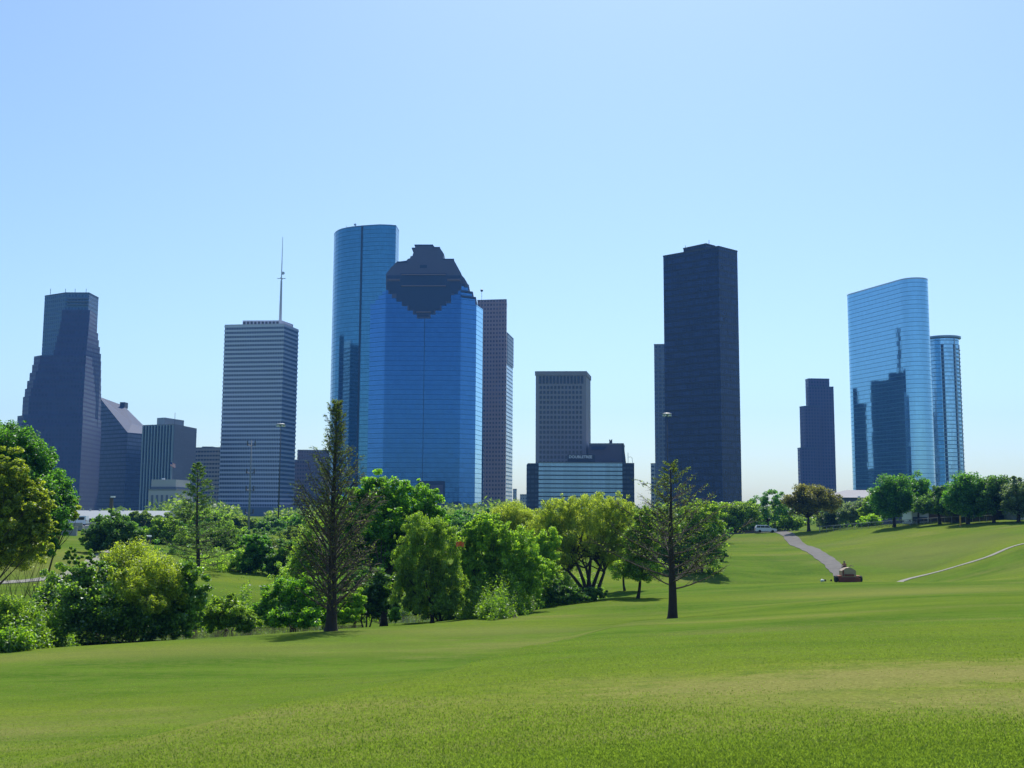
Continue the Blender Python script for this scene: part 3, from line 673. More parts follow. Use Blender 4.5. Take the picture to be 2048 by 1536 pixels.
# --- 12 low wing right of the hotel tower
n_, l_, r_ = pix(1247, 889, 745), pix(1178, 890.5, 748), pix(1249, 889, 775)
t = tower("hotel_wing", "low dark wing with a small rooftop chimney, right of the hotel tower", quad_foot(n_, l_, r_), n_.z, plain("wing_concrete", (0.10, 0.09, 0.12), .7, var=.1), cat="building")
p = pix(1221.5, 881, 752); mb = MB(); mb.box((p.x, p.y, (p.z + n_.z) / 2), (1.9, 2, p.z - n_.z + .2)); mb.box((p.x - .7, p.y, p.z + .3), (.7, 1.2, .7)); mb.box((p.x + .7, p.y, p.z + .3), (.7, 1.2, .7)); mb.build("chimney", DKROOF, t)
a = pix(1250, 893, 740); mb = MB(); q_ = [pix(1183, 893, 744.2), pix(1214, 893, 744), pix(1208, 899, 744), pix(1183, 899, 744)]
mb.face([q_[3], q_[2], q_[1], q_[0]]); mb.face([p_ + Vector((0, .4, 0)) for p_ in q_]); mb.build("glazed_strip", SLR, t)
pf = pix(1249, 924, 742)
mb = MB(); mb.face([(n_.x - 1, n_.y - .3, n_.z), (n_.x - 1, n_.y - .3, BZ), (pf.x + 1.3, n_.y - .3, BZ), (pf.x + 1.3, n_.y - .3, pf.z), (n_.x + .2, n_.y - .3, n_.z)])
mb.face([(n_.x + .2, n_.y + 9, n_.z), (pf.x + 1.3, n_.y + 9, pf.z), (pf.x + 1.3, n_.y + 9, BZ), (n_.x - 1, n_.y + 9, BZ), (n_.x - 1, n_.y + 9, n_.z)])
mb.face([(n_.x + .2, n_.y - .3, n_.z), (pf.x + 1.3, n_.y - .3, pf.z), (pf.x + 1.3, n_.y + 9, pf.z), (n_.x + .2, n_.y + 9, n_.z)])
mb.face([(pf.x + 1.3, n_.y - .3, pf.z), (pf.x + 1.3, n_.y - .3, BZ), (pf.x + 1.3, n_.y + 9, BZ), (pf.x + 1.3, n_.y + 9, pf.z)]); mb.build("buttress", DKROOF, t)

# --- 13 low banded glass block with dark end piers and a sign
d = 715
Hb = pix(1160, 925, d).z
bx0, bx1, bx2, bx3 = pix(1054, 960, d).x, pix(1077, 960, d).x, pix(1245, 960, d).x, pix(1268.5, 960, d).x
t = thing("striped_glass_block", "wide low block of pale glass bands between dark end piers, fronting the hotel tower", "office building", ((bx0 + bx3) / 2, d + 12, BZ))
GRB = plain("dark_band_gap", (0.03, 0.05, 0.08), .4)  # even dark colour of the core between the glass bands
boxpart(t, "core", [(bx0 + .5, d + .6), (bx3 - .5, d + .6), (bx3 - .5, d + 24), (bx0 + .5, d + 24)], BZ, Hb - .6, GRB)
PB = facade("pale_glass_band", (0.10, 0.15, 0.20), (0.22, 0.35, 0.50), 1.6, 99, .03, .97, -1, 2, gm=.6, gr=.15, jit=.01, gvar=.1)
vv = 925.5; i = 0
while True:
    z1 = pix(1160, vv + .9, d).z; z0 = pix(1160, vv + 7.1, d).z
    if z0 < BZ: break
    mb = MB(); mb.walls(ccw([(bx1, d), (bx2, d), (bx2, d + 1.0), (bx1, d + 1.0)]), z0, z1); mb.cap([(bx1, d), (bx2, d), (bx2, d + 1.0), (bx1, d + 1.0)], z1); mb.cap([(bx1, d), (bx2, d), (bx2, d + 1.0), (bx1, d + 1.0)], z0, False)
    mb.build("glass_band", PB, t); vv += 8.5
DP = facade("dark_pier_panels", (0.022, 0.025, 0.035), (0.035, 0.045, 0.07), 2.4, 3.0, .1, .9, .3, .8, gm=.3, gr=.3)
for (a, b, v, nm) in ((bx0, bx1, 928.5, "end_pier"), (bx2, bx3, 925.5, "end_pier")):
    mb = MB(); q = ccw([(a, d - .5), (b, d - .5), (b, d + 25), (a, d + 25)]); mb.walls(q, BZ, pix(1160, v, d).z); mb.cap(q, pix(1160, v, d).z); mb.build(nm, DP, t)
boxpart(t, "roof", [(bx1 - .2, d - .3), (bx2 + .2, d - .3), (bx2 + .2, d + 24.6), (bx1 - .2, d + 24.6)], Hb - .5, Hb + .15, ROOF)
p = pix(1256, 905, d + 8); mb = MB(); mb.tube([(p.x, p.y, Hb), (p.x, p.y, p.z)], .14, 5); mb.build("antenna", DKSTEEL, t)
mb = MB(); q0 = pix(1257, 914, d + 8); mb.tube([(q0.x, q0.y, q0.z), (q0.x + 1.5, q0.y, q0.z + .1), (q0.x + 2.4, q0.y, q0.z - .8), (q0.x + 2.6, q0.y, Hb)], .12, 5); mb.build("davit", DKSTEEL, t)
d2 = 722
a, b = pix(1135, 909, d2), pix(1190, 924.5, d2)
t = thing("roof_sign", "dark rooftop sign board with pale capital letters, on the striped glass block", "sign", ((a.x + b.x) / 2, d2, b.z))
mb = MB(); mb.box(((a.x + b.x) / 2, d2 + .4, (a.z + Hb + .1) / 2), (b.x - a.x, .8, a.z - Hb - .1)); mb.build("board", plain("sign_board", (0.018, 0.02, 0.035), .5), t)
tc = bpy.data.curves.new("lettering", 'FONT'); tc.body = "DOUBLETREE"; tc.extrude = .12; tc.align_x = 'CENTER'; tc.align_y = 'CENTER'; tc.size = 3.2; tc.offset = .07
to = bpy.data.objects.new("lettering", tc); COL.objects.link(to); p = pix(1161, 914, d2); to.location = (p.x, d2 - .15, p.z); to.rotation_euler = (math.pi / 2, 0, 0)
tc.materials.append(plain("sign_letters", (0.62, 0.66, 0.72), .5, var=.02)); bpy.context.view_layer.update()
lm = bpy.data.meshes.new_from_object(to); bpy.data.objects.remove(to); to = bpy.data.objects.new("lettering", lm); COL.objects.link(to)
to.location = (p.x, d2 - .15, p.z); to.rotation_euler = (math.pi / 2, 0, 0); bpy.context.view_layer.update()
if to.dimensions.x > 0: to.scale = [(pix(1184, 914, d2).x - pix(1138, 914, d2).x) / to.dimensions.x] * 3
attach(to, t)

# --- 14 small far buildings between towers
SM = facade("far_grey_wall", (0.30, 0.30, 0.34), (0.10, 0.12, 0.16), 3, 3.6, .3, .7, .3, .7, gm=.3)
for (ul, ur, v, dd, lab) in ((1040, 1056, 990, 1250, "tiny grey far block left of the striped glass block"), (1026, 1033, 979, 1300, "thin far sliver block just right of the pale striped tower")):
    n_, l_, r_ = pix(ur, v, dd), pix(ul, v, dd + 4), pix(ur + .6, v, dd + 25)
    tower("far_office_block", lab, quad_foot(n_, l_, r_), n_.z, SM, cat="office building")
n_, l_, r_ = pix(995, 1012, 640), pix(928, 1013, 642), pix(996, 1012, 655)
tower("far_pale_building", "low pale roofed building barely above the willow tops, below the pink tower", quad_foot(n_, l_, r_), n_.z, STN, cat="building")
n_, l_, r_ = pix(1313, 928, 1150), pix(1301.5, 928, 1153), pix(1314, 928, 1180)
tower("far_banded_block", "short grey banded block at the left foot of the slate slab", quad_foot(n_, l_, r_), n_.z, facade("grey_banded", (0.36, 0.36, 0.40), (0.06, 0.07, 0.1), 4, 4.2, .1, .9, .12, .6, gm=.3), cat="office building")
# low commercial buildings behind the tree line on the left (seen as roofs above the trees)

# --- 15 slab behind the black tower
SLT = facade("slate_grid_wall", (0.125, 0.13, 0.165), (0.05, 0.06, 0.10), 3.6, 4.0, .15, .85, .2, .8, gm=.3)
n_, l_, r_ = pix(1372, 689, 1010), pix(1308, 689, 1014), pix(1374, 689, 1050)
t = tower("slate_slab_tower", "slender slate grey slab half hidden behind the left edge of the black tower", quad_foot(n_, l_, r_), n_.z, SLT)

# --- 16 black tower
BLK = facade("black_granite_grid", (0.005, 0.011, 0.032), (0.024, 0.038, 0.095), 1.9, 3.9, .2, .88, .2, .86, gm=.5, gr=.22, jit=.02, wr=.4, gvar=.35)
d = 640
n_ = pix(1437, 494.5, d); H = n_.z; l_ = pix(1326.5, 516.5, d + 26); r_ = pix(1474.5, 501.5, d + 12)
poly = quad_foot(n_, l_, r_)
t = tower("black_skyscraper", "huge nearly black tower with a low penthouse, right of centre", poly, H, BLK, roofmat=DKROOF)
cen = sum((Vector(p) for p in poly), Vector((0, 0))) / 4
a_, b_, c_ = pix(1412, 489, d + 7.5), pix(1367, 501, d + 20), pix(1430, 492.5, d + 13.5)
PQ = quad_foot(a_, b_, c_); boxpart(t, "penthouse", PQ, H, a_.z, BLK)
mb = MB(); pp = inset(ccw([tuple(p) for p in PQ]), -.2); mb.prism(pp, a_.z, a_.z + .8); mb.build("penthouse_roof", DKROOF, t)
for (u, v) in ((1371, 491), (1418, 480)):
    c = pix(u, v, d + 22); mb = MB(); mb.tube([(c.x, c.y, H + .1), (c.x, c.y, c.z)], .15, 5); mb.build("antenna", DKSTEEL, t)

# --- 17 stepped brown tower
MAR = facade("maroon_granite_grid", (0.080, 0.045, 0.085), (0.030, 0.038, 0.085), 3.6, 4.0, .28, .8, .2, .8, gm=.4, gr=.2)
d = 1350
t = thing("maroon_stepped_skyscraper", "dark maroon tower with stepped shoulders, standing between the black and oval towers", "skyscraper", (*pix(1637, 900, d + 20)[:2], BZ))
def blk(ul, un, ur, v, dn, dl_, dr_, nm="tier"):
    n_, l_, r_ = pix(un, v, dn), pix(ul, v, dn + dl_), pix(ur, v, dn + dr_)
    q = quad_foot(n_, l_, r_); mb = MB(); mb.walls(q, BZ, n_.z); mb.cap(q, n_.z); mb.build(nm, MAR, t)
    mb = MB(); mb.prism(inset(q, -.15), n_.z, n_.z + 1.2); mb.build("parapet", DKROOF, t)
blk(1610.5, 1617, 1658.5, 758.5, d + 8, 12, 2); blk(1614, 1618, 1667, 774.5, d, 4, 2); blk(1599, 1609, 1640, 813.5, d - 6, 10, 2); blk(1595, 1600, 1632, 897, d - 12, 9, 2)

# --- 18 oval glass tower
OVG = facade("sky_blue_glass", (0.10, 0.23, 0.35), (0.26, 0.49, 0.68), 1.6, 4.1, .0, 1.1, .09, 1.1, gm=.9, gr=.05, jit=.006, gvar=.05)
d = 1000
H = pix(1830, 557, d).z
f0, f1 = pixz(1700, 589.5, H), pixz(1800, 561, H)
f0 = Vector(f0[:2]); f1 = Vector(f1[:2]); 
dirf = (f1 - f0).normalized(); nn = Vector((dirf.y, -dirf.x)); nn = nn if nn.y < 0 else -nn
dirf_len = (f1 - f0).length
Rr = 5.0
while max(proj((*(f1 - nn * Rr + nn * Rr * math.cos(a) + dirf * Rr * math.sin(a)), H))[0] for a in [k * .1 for k in range(32)]) < 1855: Rr += .2
poly = [tuple(f0), tuple(f1)]
c1 = f1 - nn * Rr
for k in range(1, 17): a = math.pi * k / 16; p = c1 + nn * Rr * math.cos(a) + dirf * Rr * math.sin(a); poly.append(tuple(p))
c0 = f0 - nn * Rr
for k in range(0, 16): a = math.pi * k / 16; p = c0 - nn * Rr * math.cos(a) - dirf * Rr * math.sin(a); poly.append(tuple(p))
t = tower("oval_glass_skyscraper", "large sky blue oval glass tower with a flat face and rounded ends, at the right", poly, H, OVG, roofmat=plain("pale_rim", (0.4, 0.46, 0.52), .35, .5), par=1.2)
OVAL = (f0, f1, nn, dirf, Rr, H)
MUL = plain("pale_mullion", (0.5, 0.55, 0.62), .4, .4)
o1 = c1 + dirf * Rr * math.cos(.22) - nn * Rr * math.sin(.22) * .2
# --- 19 round tower behind it, with a disc cap
c = pix(1896, 676, 1110); R9 = (pix(1925, 676, 1110).x - pix(1864, 676, 1110).x) / 2 * 1.06; H9 = c.z
ci = [(c.x + R9 * math.cos(a) , c.y + R9 + R9 * math.sin(a)) for a in [2 * math.pi * k / 40 for k in range(40)]]
RND = facade("striped_blue_glass", (0.16, 0.26, 0.36), (0.32, 0.54, 0.74), 1.6, 4.1, .05, .97, .18, 1.1, gm=.85, gr=.08, jit=.012, gvar=.15)
t = tower("round_glass_tower", "round blue glass tower with an overhanging disc cap, right behind the oval tower", ci, H9, RND)
cx9, cy9 = c.x, c.y + R9
mb = MB(); q = [(cx9 + (R9 + 2.2) * math.cos(a), cy9 + (R9 + 2.2) * math.sin(a)) for a in [2 * math.pi * k / 40 for k in range(40)]]; mb.prism(q, H9 + 1.0, H9 + 2.8); mb.build("disc_cap", plain("cap_metal", (.26, .32, .38), .4, .4), t)
BAL = plain("balcony_slab", (0.45, 0.5, 0.5), .5)
for k in range(48):   # one floor-edge fin per storey
    z = BZ + 4 + k * 4.1
    if z > H9 - 8: break
    arc = [2 * math.pi * j / 40 for j in range(-6, 3)]
    mb = MB(); q = [(cx9 + (R9 + .9) * math.cos(a), cy9 + (R9 + .9) * math.sin(a)) for a in arc] + [(cx9 + (R9 - .3) * math.cos(a), cy9 + (R9 - .3) * math.sin(a)) for a in arc[::-1]]
    mb.prism(ccw(q), z, z + .55); mb.build("floor_edge", BAL, t)
DCOL = facade("balcony_recess", (0.30, 0.38, 0.44), (0.02, 0.04, 0.07), 3.0, 4.1, .0, 1.1, .2, 1.1, gm=.2, gr=.3)
for (a0, a1) in ((-2.02, -1.86), (-1.25, -1.08), (-.62, -.42)):
    aa = [a0 + (a1 - a0) * k / 4 for k in range(5)]; q = [(cx9 + (R9 + .35) * math.cos(a), cy9 + (R9 + .35) * math.sin(a)) for a in aa] + [(cx9 + (R9 - .5) * math.cos(a), cy9 + (R9 - .5) * math.sin(a)) for a in aa[::-1]]
    mb = MB(); mb.walls(ccw(q), BZ, H9 - 6); mb.cap(ccw(q), H9 - 6); mb.build("balcony_column", DCOL, t)
a9 = -math.pi * .36; mb = MB(); mb.tube([(cx9 + R9 * math.cos(a9) * 1.01, cy9 + R9 * math.sin(a9) * 1.01, BZ), (cx9 + R9 * math.cos(a9) * 1.01, cy9 + R9 * math.sin(a9) * 1.01, H9)], .45, 5); mb.build("mullion", MUL, t)

# --- dark buildings standing behind the black tower, seen mirrored in the oval tower's flat face
fm_ = (f0 + f1) / 2; inc = Vector((fm_.x, fm_.y)).normalized(); rf = (inc - 2 * inc.dot(nn) * nn).normalized(); sd = Vector((-rf.y, rf.x))
def mirrored(name, label, dist, side, w_, dep, top, steps=()):
    c = fm_ + rf * dist + sd * side; a_ = [c - sd * w_ / 2, c + sd * w_ / 2, c + sd * w_ / 2 + rf * dep, c - sd * w_ / 2 + rf * dep]
    t = tower(name, label, [tuple(p) for p in a_], top, SLT, roofmat=DKROOF)
    for (o_, w2, h2) in steps:
        c2 = c + sd * o_ + rf * 2; boxpart(t, "upper_block", [tuple(c2 - sd * w2 / 2), tuple(c2 + sd * w2 / 2), tuple(c2 + sd * w2 / 2 + rf * (dep - 4)), tuple(c2 - sd * w2 / 2 + rf * (dep - 4))], top, top + h2, BLK)
    return t
mirrored("mirrored_slab_tower", "dark slab tower with a spire seen only as a reflection in the oval tower", 150, 11, 36, 22, EYE + 141, [(9, 16, 9), (12.5, 3.0, 58)])
mirrored("mirrored_stepped_tower", "dark stepped tower seen as a reflection at the oval tower's left side", 165, -20, 15, 22, EYE + 118, [(-4, 6, 18)])
# --- 20 low building with hipped grey roof
d = 430
GRF = plain("grey_membrane_roof", (0.20, 0.195, 0.22), .7)
za = pix(1680, 995, d).z
xa, xb = pix(1668, 1000, d).x, pix(1830, 1000, d).x
t = thing("hipped_roof_building", "low dark blue walled building with a pale hipped roof, below the oval tower", "building", ((xa + xb) / 2, d + 10, FLAT))
mb = MB(); q = ccw([(xa, d), (xb, d - 3), (xb, d + 26), (xa, d + 26)]); mb.walls(q, FLAT - .5, za); mb.cap(q, za); mb.build("wall", plain("dark_blue_wall", (0.07, 0.075, 0.11), .7), t)
zr = pix(1695, 980, d + 10).z; x1_, x2_ = pix(1694, 980, d + 10).x, xb - 4
e = [(xa - .8, d - .8, za), (xb + .8, d - 3.8, za), (xb + .8, d + 27, za), (xa - .8, d + 27, za)]; rg = [(x1_, d + 11, zr), (x2_, d + 11, zr)]
mb = MB(); mb.face([e[0], e[1], rg[1], rg[0]]); mb.face([e[1], e[2], rg[1]]); mb.face([e[2], e[3], rg[0], rg[1]]); mb.face([e[3], e[0], rg[0]]); mb.cap([p[:2] for p in e], za - .01, False)
mb.build("roof", GRF, t)
p = pix(1718, 994, d - 1); mb = MB(); mb.box((p.x, p.y, p.z), (.9, .5, .7)); mb.build("wall_lamp", WHITE, t)

# --- 21 low houses behind the fence at the right
d = 236
def lowhouse(name, lab, ul, ur, vt, dd, wall, roof, depth=9, gable=0.0, cat="house", extra=None, base=None):
    a, b = pix(ul, vt, dd), pix(ur, vt, dd); g0 = min(gz(a.x, dd), gz(b.x, dd), FLAT + 2) - .5
    t = thing(name, lab, cat, ((a.x + b.x) / 2, dd + depth / 2, g0))
    mb = MB(); q = ccw([(a.x, dd), (b.x, dd), (b.x, dd + depth), (a.x, dd + depth)]); mb.walls(q, g0, a.z); mb.cap(q, a.z); mb.build("wall", wall, t)
    mb = MB(); e0, e1 = .45, .35
    x0, x1, y0, y1 = a.x - e0, b.x + e0, dd - e0, dd + depth + e0; zt = a.z + e1 + gable
    ym = (y0 + y1) / 2
    if gable > 0:
        mb.face([(x0, y0, a.z + .05), (x1, y0, a.z + .05), (x1, ym, zt), (x0, ym, zt)]); mb.face([(x1, y1, a.z + .05), (x0, y1, a.z + .05), (x0, ym, zt), (x1, ym, zt)])
        mb.face([(x0, y1, a.z + .05), (x0, y0, a.z + .05), (x0, ym, zt)]); mb.face([(x1, y0, a.z + .05), (x1, y1, a.z + .05), (x1, ym, zt)]); mb.cap([(x0, y0), (x1, y0), (x1, y1), (x0, y1)], a.z + .04, False)
    else: mb.prism(ccw([(x0, y0), (x1, y0), (x1, y1), (x0, y1)]), a.z + .02, a.z + .4)
    mb.build("roof", roof, t); return t, a, b
WW = plain("white_siding", (0.58, 0.60, 0.63), .7, var=.06)
BRK = plain("brown_brick", (0.12, 0.075, 0.062), .8, var=.2)
BKW = plain("dark_brown_wall", (0.045, 0.04, 0.042), .8, var=.2)
t, a, b = lowhouse("white_gabled_shed", "white sided shed with a grey window strip, behind the fence at the right", 1823, 1857, 1022, 240, WW, GRF, 6, .9)
p0, p1 = pix(1826, 1034, 239.8), pix(1855, 1042, 239.8); mb = MB(); mb.box(((p0.x + p1.x) / 2, 239.9, (p0.z + p1.z) / 2), (p1.x - p0.x, .25, p0.z - p1.z)); mb.build("window", plain("shed_window", (.07, .1, .15), .2), t)
t, a, b = lowhouse("brick_house", "low brown brick house with a pale flat roof edge, right of the white shed", 1858, 1915, 1024, 241, BRK, GRF, 9)
for u in (1872, 1897): p = pix(u, 1040, 240.9); mb = MB(); mb.box((p.x, 240.95, p.z), (1.4, .2, .9)); mb.build("window", HGL, t)
t, a, b = lowhouse("dark_brick_house", "long dark brown house with a thin pale roof, under the trees at the right", 1917, 2026, 1021, 226, BKW, GRF, 9)
for u in (1945, 1972, 2005): p = pix(u, 1036, 225.9); mb = MB(); mb.box((p.x, 225.95, p.z), (1.3, .2, .9)); mb.build("window", HGL, t)
t, a, b = lowhouse("grey_kiosk", "small grey kiosk with a round emblem board, at the far right edge", 2024, 2070, 1016, 222, plain("kiosk_grey", (0.16, 0.19, 0.22), .6), GRF, 6, cat="kiosk")
p = pix(2034, 1024, 221.8); mb = MB(); mb.box((p.x, 221.9, p.z), (1.5, .2, 1.3)); mb.build("emblem_board", plain("board_teal", (0.30, 0.42, 0.42), .5), t)
mb = MB(); mb.tube([(p.x, 221.79, p.z), (p.x, 221.72, p.z)], .42, 16); mb.build("emblem", plain("emblem_green", (0.12, 0.28, 0.2), .5), t)
p = pix(2045, 1037, 221.9); mb = MB(); mb.box((p.x + .5, 221.9, p.z), (3.2, .3, .35)); mb.build("sill", WHITE, t)

# ------------------------------------------------------------------ vegetation builders
def mesh_quads(name, V, mat, parent):
    "V: (n, 4, 3) array -> one mesh of loose leaf faces"
    n = len(V); me = bpy.data.meshes.new(name)
    me.vertices.add(n * 4); me.vertices.foreach_set("co", V.astype(np.float32).ravel())
    me.loops.add(n * 4); me.loops.foreach_set("vertex_index", np.arange(n * 4, dtype=np.int32))
    me.polygons.add(n); me.polygons.foreach_set("loop_start", np.arange(0, n * 4, 4, dtype=np.int32)); me.polygons.foreach_set("loop_total", np.full(n, 4, np.int32))
    me.update(calc_edges=True); me.materials.append(mat)
    o = bpy.data.objects.new(name, me); COL.objects.link(o)
    if parent is not None: attach(o, parent)
    return o
def leaf_quads(rng, C, size, hang=0.0, ar=0.55, upb=0.35):
    n = len(C)
    nrm = rng.normal(size=(n, 3)); nrm[:, 2] = np.abs(nrm[:, 2]) + upb; nrm /= np.linalg.norm(nrm, axis=1, keepdims=True)
    a = rng.normal(size=(n, 3)); a[:, 2] -= hang * 3
    a -= (a * nrm).sum(1, keepdims=True) * nrm * (1 - min(1, hang)); a /= np.linalg.norm(a, axis=1, keepdims=True) + 1e-9
    b = np.cross(nrm, a); b /= np.linalg.norm(b, axis=1, keepdims=True) + 1e-9
    s = (size * rng.uniform(.6, 1.4, n))[:, None]
    fold = nrm * s * .12
    return np.stack([C - a * s, C - b * s * ar + fold, C + a * s, C + b * s * ar + fold], 1)
def crown_points(rng, blobs, n, crel=0.24, per=None, flat=0.75, streak=0.0, shell=0.55, bottom=1.0):
    "blobs: (x, y, z, rx, ry, rz). Returns leaf centres gathered in clumps, and the clump centres"
    w = np.array([b[3] * b[5] for b in blobs]); w = w / w.sum(); C = []; K = []
    for b, wi in zip(blobs, w):
        m = int(n * wi); r = np.array(b[3:6]); rm = r.mean()
        nc = max(6, int(per * wi)) if per else max(12, int(m / 80))
        d = rng.normal(size=(nc, 3)); d /= np.linalg.norm(d, axis=1, keepdims=True)
        d[:, 2] = np.where(d[:, 2] < 0, d[:, 2] * bottom, d[:, 2])
        rad = (shell + (1 - shell) * rng.random(nc) ** .6) * rng.uniform(.70, 1.20, nc)
        k = np.array(b[:3]) + d * rad[:, None] * r
        cs = rm * crel * rng.uniform(.4, 1.5, nc)
        wk = cs ** 2; wk /= wk.sum(); idx = rng.choice(nc, m, p=wk)
        q = rng.normal(size=(m, 3)); q /= np.linalg.norm(q, axis=1, keepdims=True); q *= (rng.random(m) ** .45)[:, None]
        q[:, 2] *= flat
        c = k[idx] + q * cs[idx][:, None]
        if streak: c[:, 2] -= rng.random(m) ** 1.5 * streak * cs[idx] * 2
        C.append(c); K.append(k)
    return np.concatenate(C), np.concatenate(K)
def bend(p, q, k, rng, n=5):
    p, q = Vector(p), Vector(q); out = []
    L_ = (q - p).length; off = Vector((rng.normal() * .08, rng.normal() * .08, k)) * L_
    for i in range(n + 1):
        t = i / n; out.append(p.lerp(q, t) + off * (4 * t * (1 - t)) * .5)
    return out
BARK = plain("grey_brown_bark", (0.075, 0.058, 0.045), 0.9, var=.35, scale=3, bump=.5)
DBARK = plain("dark_bark", (0.035, 0.027, 0.022), 0.95, var=.35, scale=3, bump=.5)
PBARK = plain("pale_twig_bark", (0.15, 0.125, 0.095), 0.9, var=.3, scale=3)

def broad(name, label, cat, base, blobs, leaf, n, size, seed, stems=1, tr=.22, group=None, bark=None, crel=.21, hang=0, ar=.55, streak=0, shell=.42, spread=.4, fork=.35, limbs=26, flat=.75, trunk=True, leafname="crown", bottom=1.0, per=None):
    """tree or shrub from real-size blobs (x, y, z, rx, ry, rz)"""
    rng = np.random.default_rng(seed); near_ = base[1] < 130; n = int(n * (3.0 if near_ else 1.9)); size = size * (.92 if near_ else 1.15); blobs = [(*q[:3], q[3] * 1.04, q[4] * 1.04, q[5] * 1.04) for q in blobs]
    t = thing(name, label, cat, tuple(base), group)
    C, K = crown_points(rng, blobs, n, crel, per, flat, streak, shell, bottom)
    g = gz_arr(C[:, 0], C[:, 1]); C = C[C[:, 2] > g + .03]
    mesh_quads(leafname, leaf_quads(rng, C, size, hang, ar), leaf, t)
    if trunk:
        mb = MB(); cen = Vector((float(np.mean([b[0] for b in blobs])), float(np.mean([b[1] for b in blobs])), float(np.mean([b[2] for b in blobs]))))
        for s in range(stems):
            a = rng.uniform(0, 6.28); b0 = Vector(base) + Vector((math.cos(a), math.sin(a), 0)) * (0.0 if stems == 1 else tr * 1.6)
            b0.z = gz(b0.x, b0.y) - .25
            tgt = blobs[s % len(blobs)]; top = Vector(base).lerp(Vector(tgt[:3]), fork)
            if stems == 1: top = Vector(base).lerp(cen, fork)
            mid = bend(b0, top, .04, rng, 4)
            mb.tube(mid, [tr * 1.35 if i == 0 else tr * (1 - .1 * i) for i in range(len(mid))], 8)
            sel = K[rng.choice(len(K), min(len(K), limbs // stems), replace=False)]
            for k in sel:
                if stems > 1:
                    pass
                p = bend(top - Vector((0, 0, .05)), k, rng.uniform(-.05, .12), rng, 4)
                r0 = tr * rng.uniform(.16, .34); mb.tube(p, [r0 * (1 - .8 * i / 4) for i in range(5)], 5, cap=False)
        mb.build("trunk", bark or BARK, t, smooth=True)
    return t
def B(u, v, ru, rv, d, dy=0.0, ry=None):
    "blob whose centre shows at photo pixel (u, v), ru x rv pixels, at distance d (+dy)"
    p = pix(u, v, d + dy); s = (d + dy) / F
    return (p.x, p.y, p.z, ru * s, (ry if ry else ru * s * .8), rv * s)

L_OAK = leafmat("oak_leaf", (0.036, 0.125, 0.015), (0.101, 0.252, 0.028), .45, .05)
L_OAKD = leafmat("dark_oak_leaf", (0.042, 0.112, 0.023), (0.109, 0.225, 0.039), .35, .05)
L_YG = leafmat("yellow_green_leaf", (0.131, 0.209, 0.018), (0.261, 0.338, 0.034), .5, .05)
L_YG2 = leafmat("spring_green_leaf", (0.105, 0.180, 0.014), (0.240, 0.300, 0.030), .5, .05)
L_BR = leafmat("bright_green_leaf", (0.071, 0.189, 0.011), (0.162, 0.331, 0.020), .5, .05)
L_WIL = leafmat("willow_leaf", (0.165, 0.238, 0.030), (0.288, 0.365, 0.059), .5, .04)
L_WILG = leafmat("green_willow_leaf", (0.114, 0.240, 0.020), (0.230, 0.367, 0.042), .5, .04)
L_OLV = leafmat("olive_leaf", (0.100, 0.197, 0.023), (0.201, 0.318, 0.039), .45, .04)
L_GLO = leafmat("glossy_mulberry_leaf", (0.049, 0.137, 0.014), (0.155, 0.280, 0.034), .42, .07, rough=.42)
L_CYP = leafmat("cypress_needle", (0.055, 0.095, 0.020), (0.100, 0.145, 0.030), .5, .02)
L_CYP2 = leafmat("cypress_spray", (0.065, 0.115, 0.022), (0.120, 0.175, 0.034), .5, .02)
L_CYPG = leafmat("green_cypress_needle", (0.049, 0.112, 0.026), (0.097, 0.177, 0.039), .5, .02)
L_FAR = leafmat("far_tree_leaf", (0.070, 0.137, 0.028), (0.151, 0.231, 0.047), .4, .03)
L_BRN = leafmat("bronze_green_leaf", (0.078, 0.109, 0.024), (0.165, 0.163, 0.040), .4, .04)
L_GRY = leafmat("grey_green_leaf", (0.078, 0.136, 0.068), (0.149, 0.219, 0.102), .35, .06)
L_LIM = leafmat("lime_leaf", (0.123, 0.255, 0.014), (0.227, 0.383, 0.025), .5, .04)

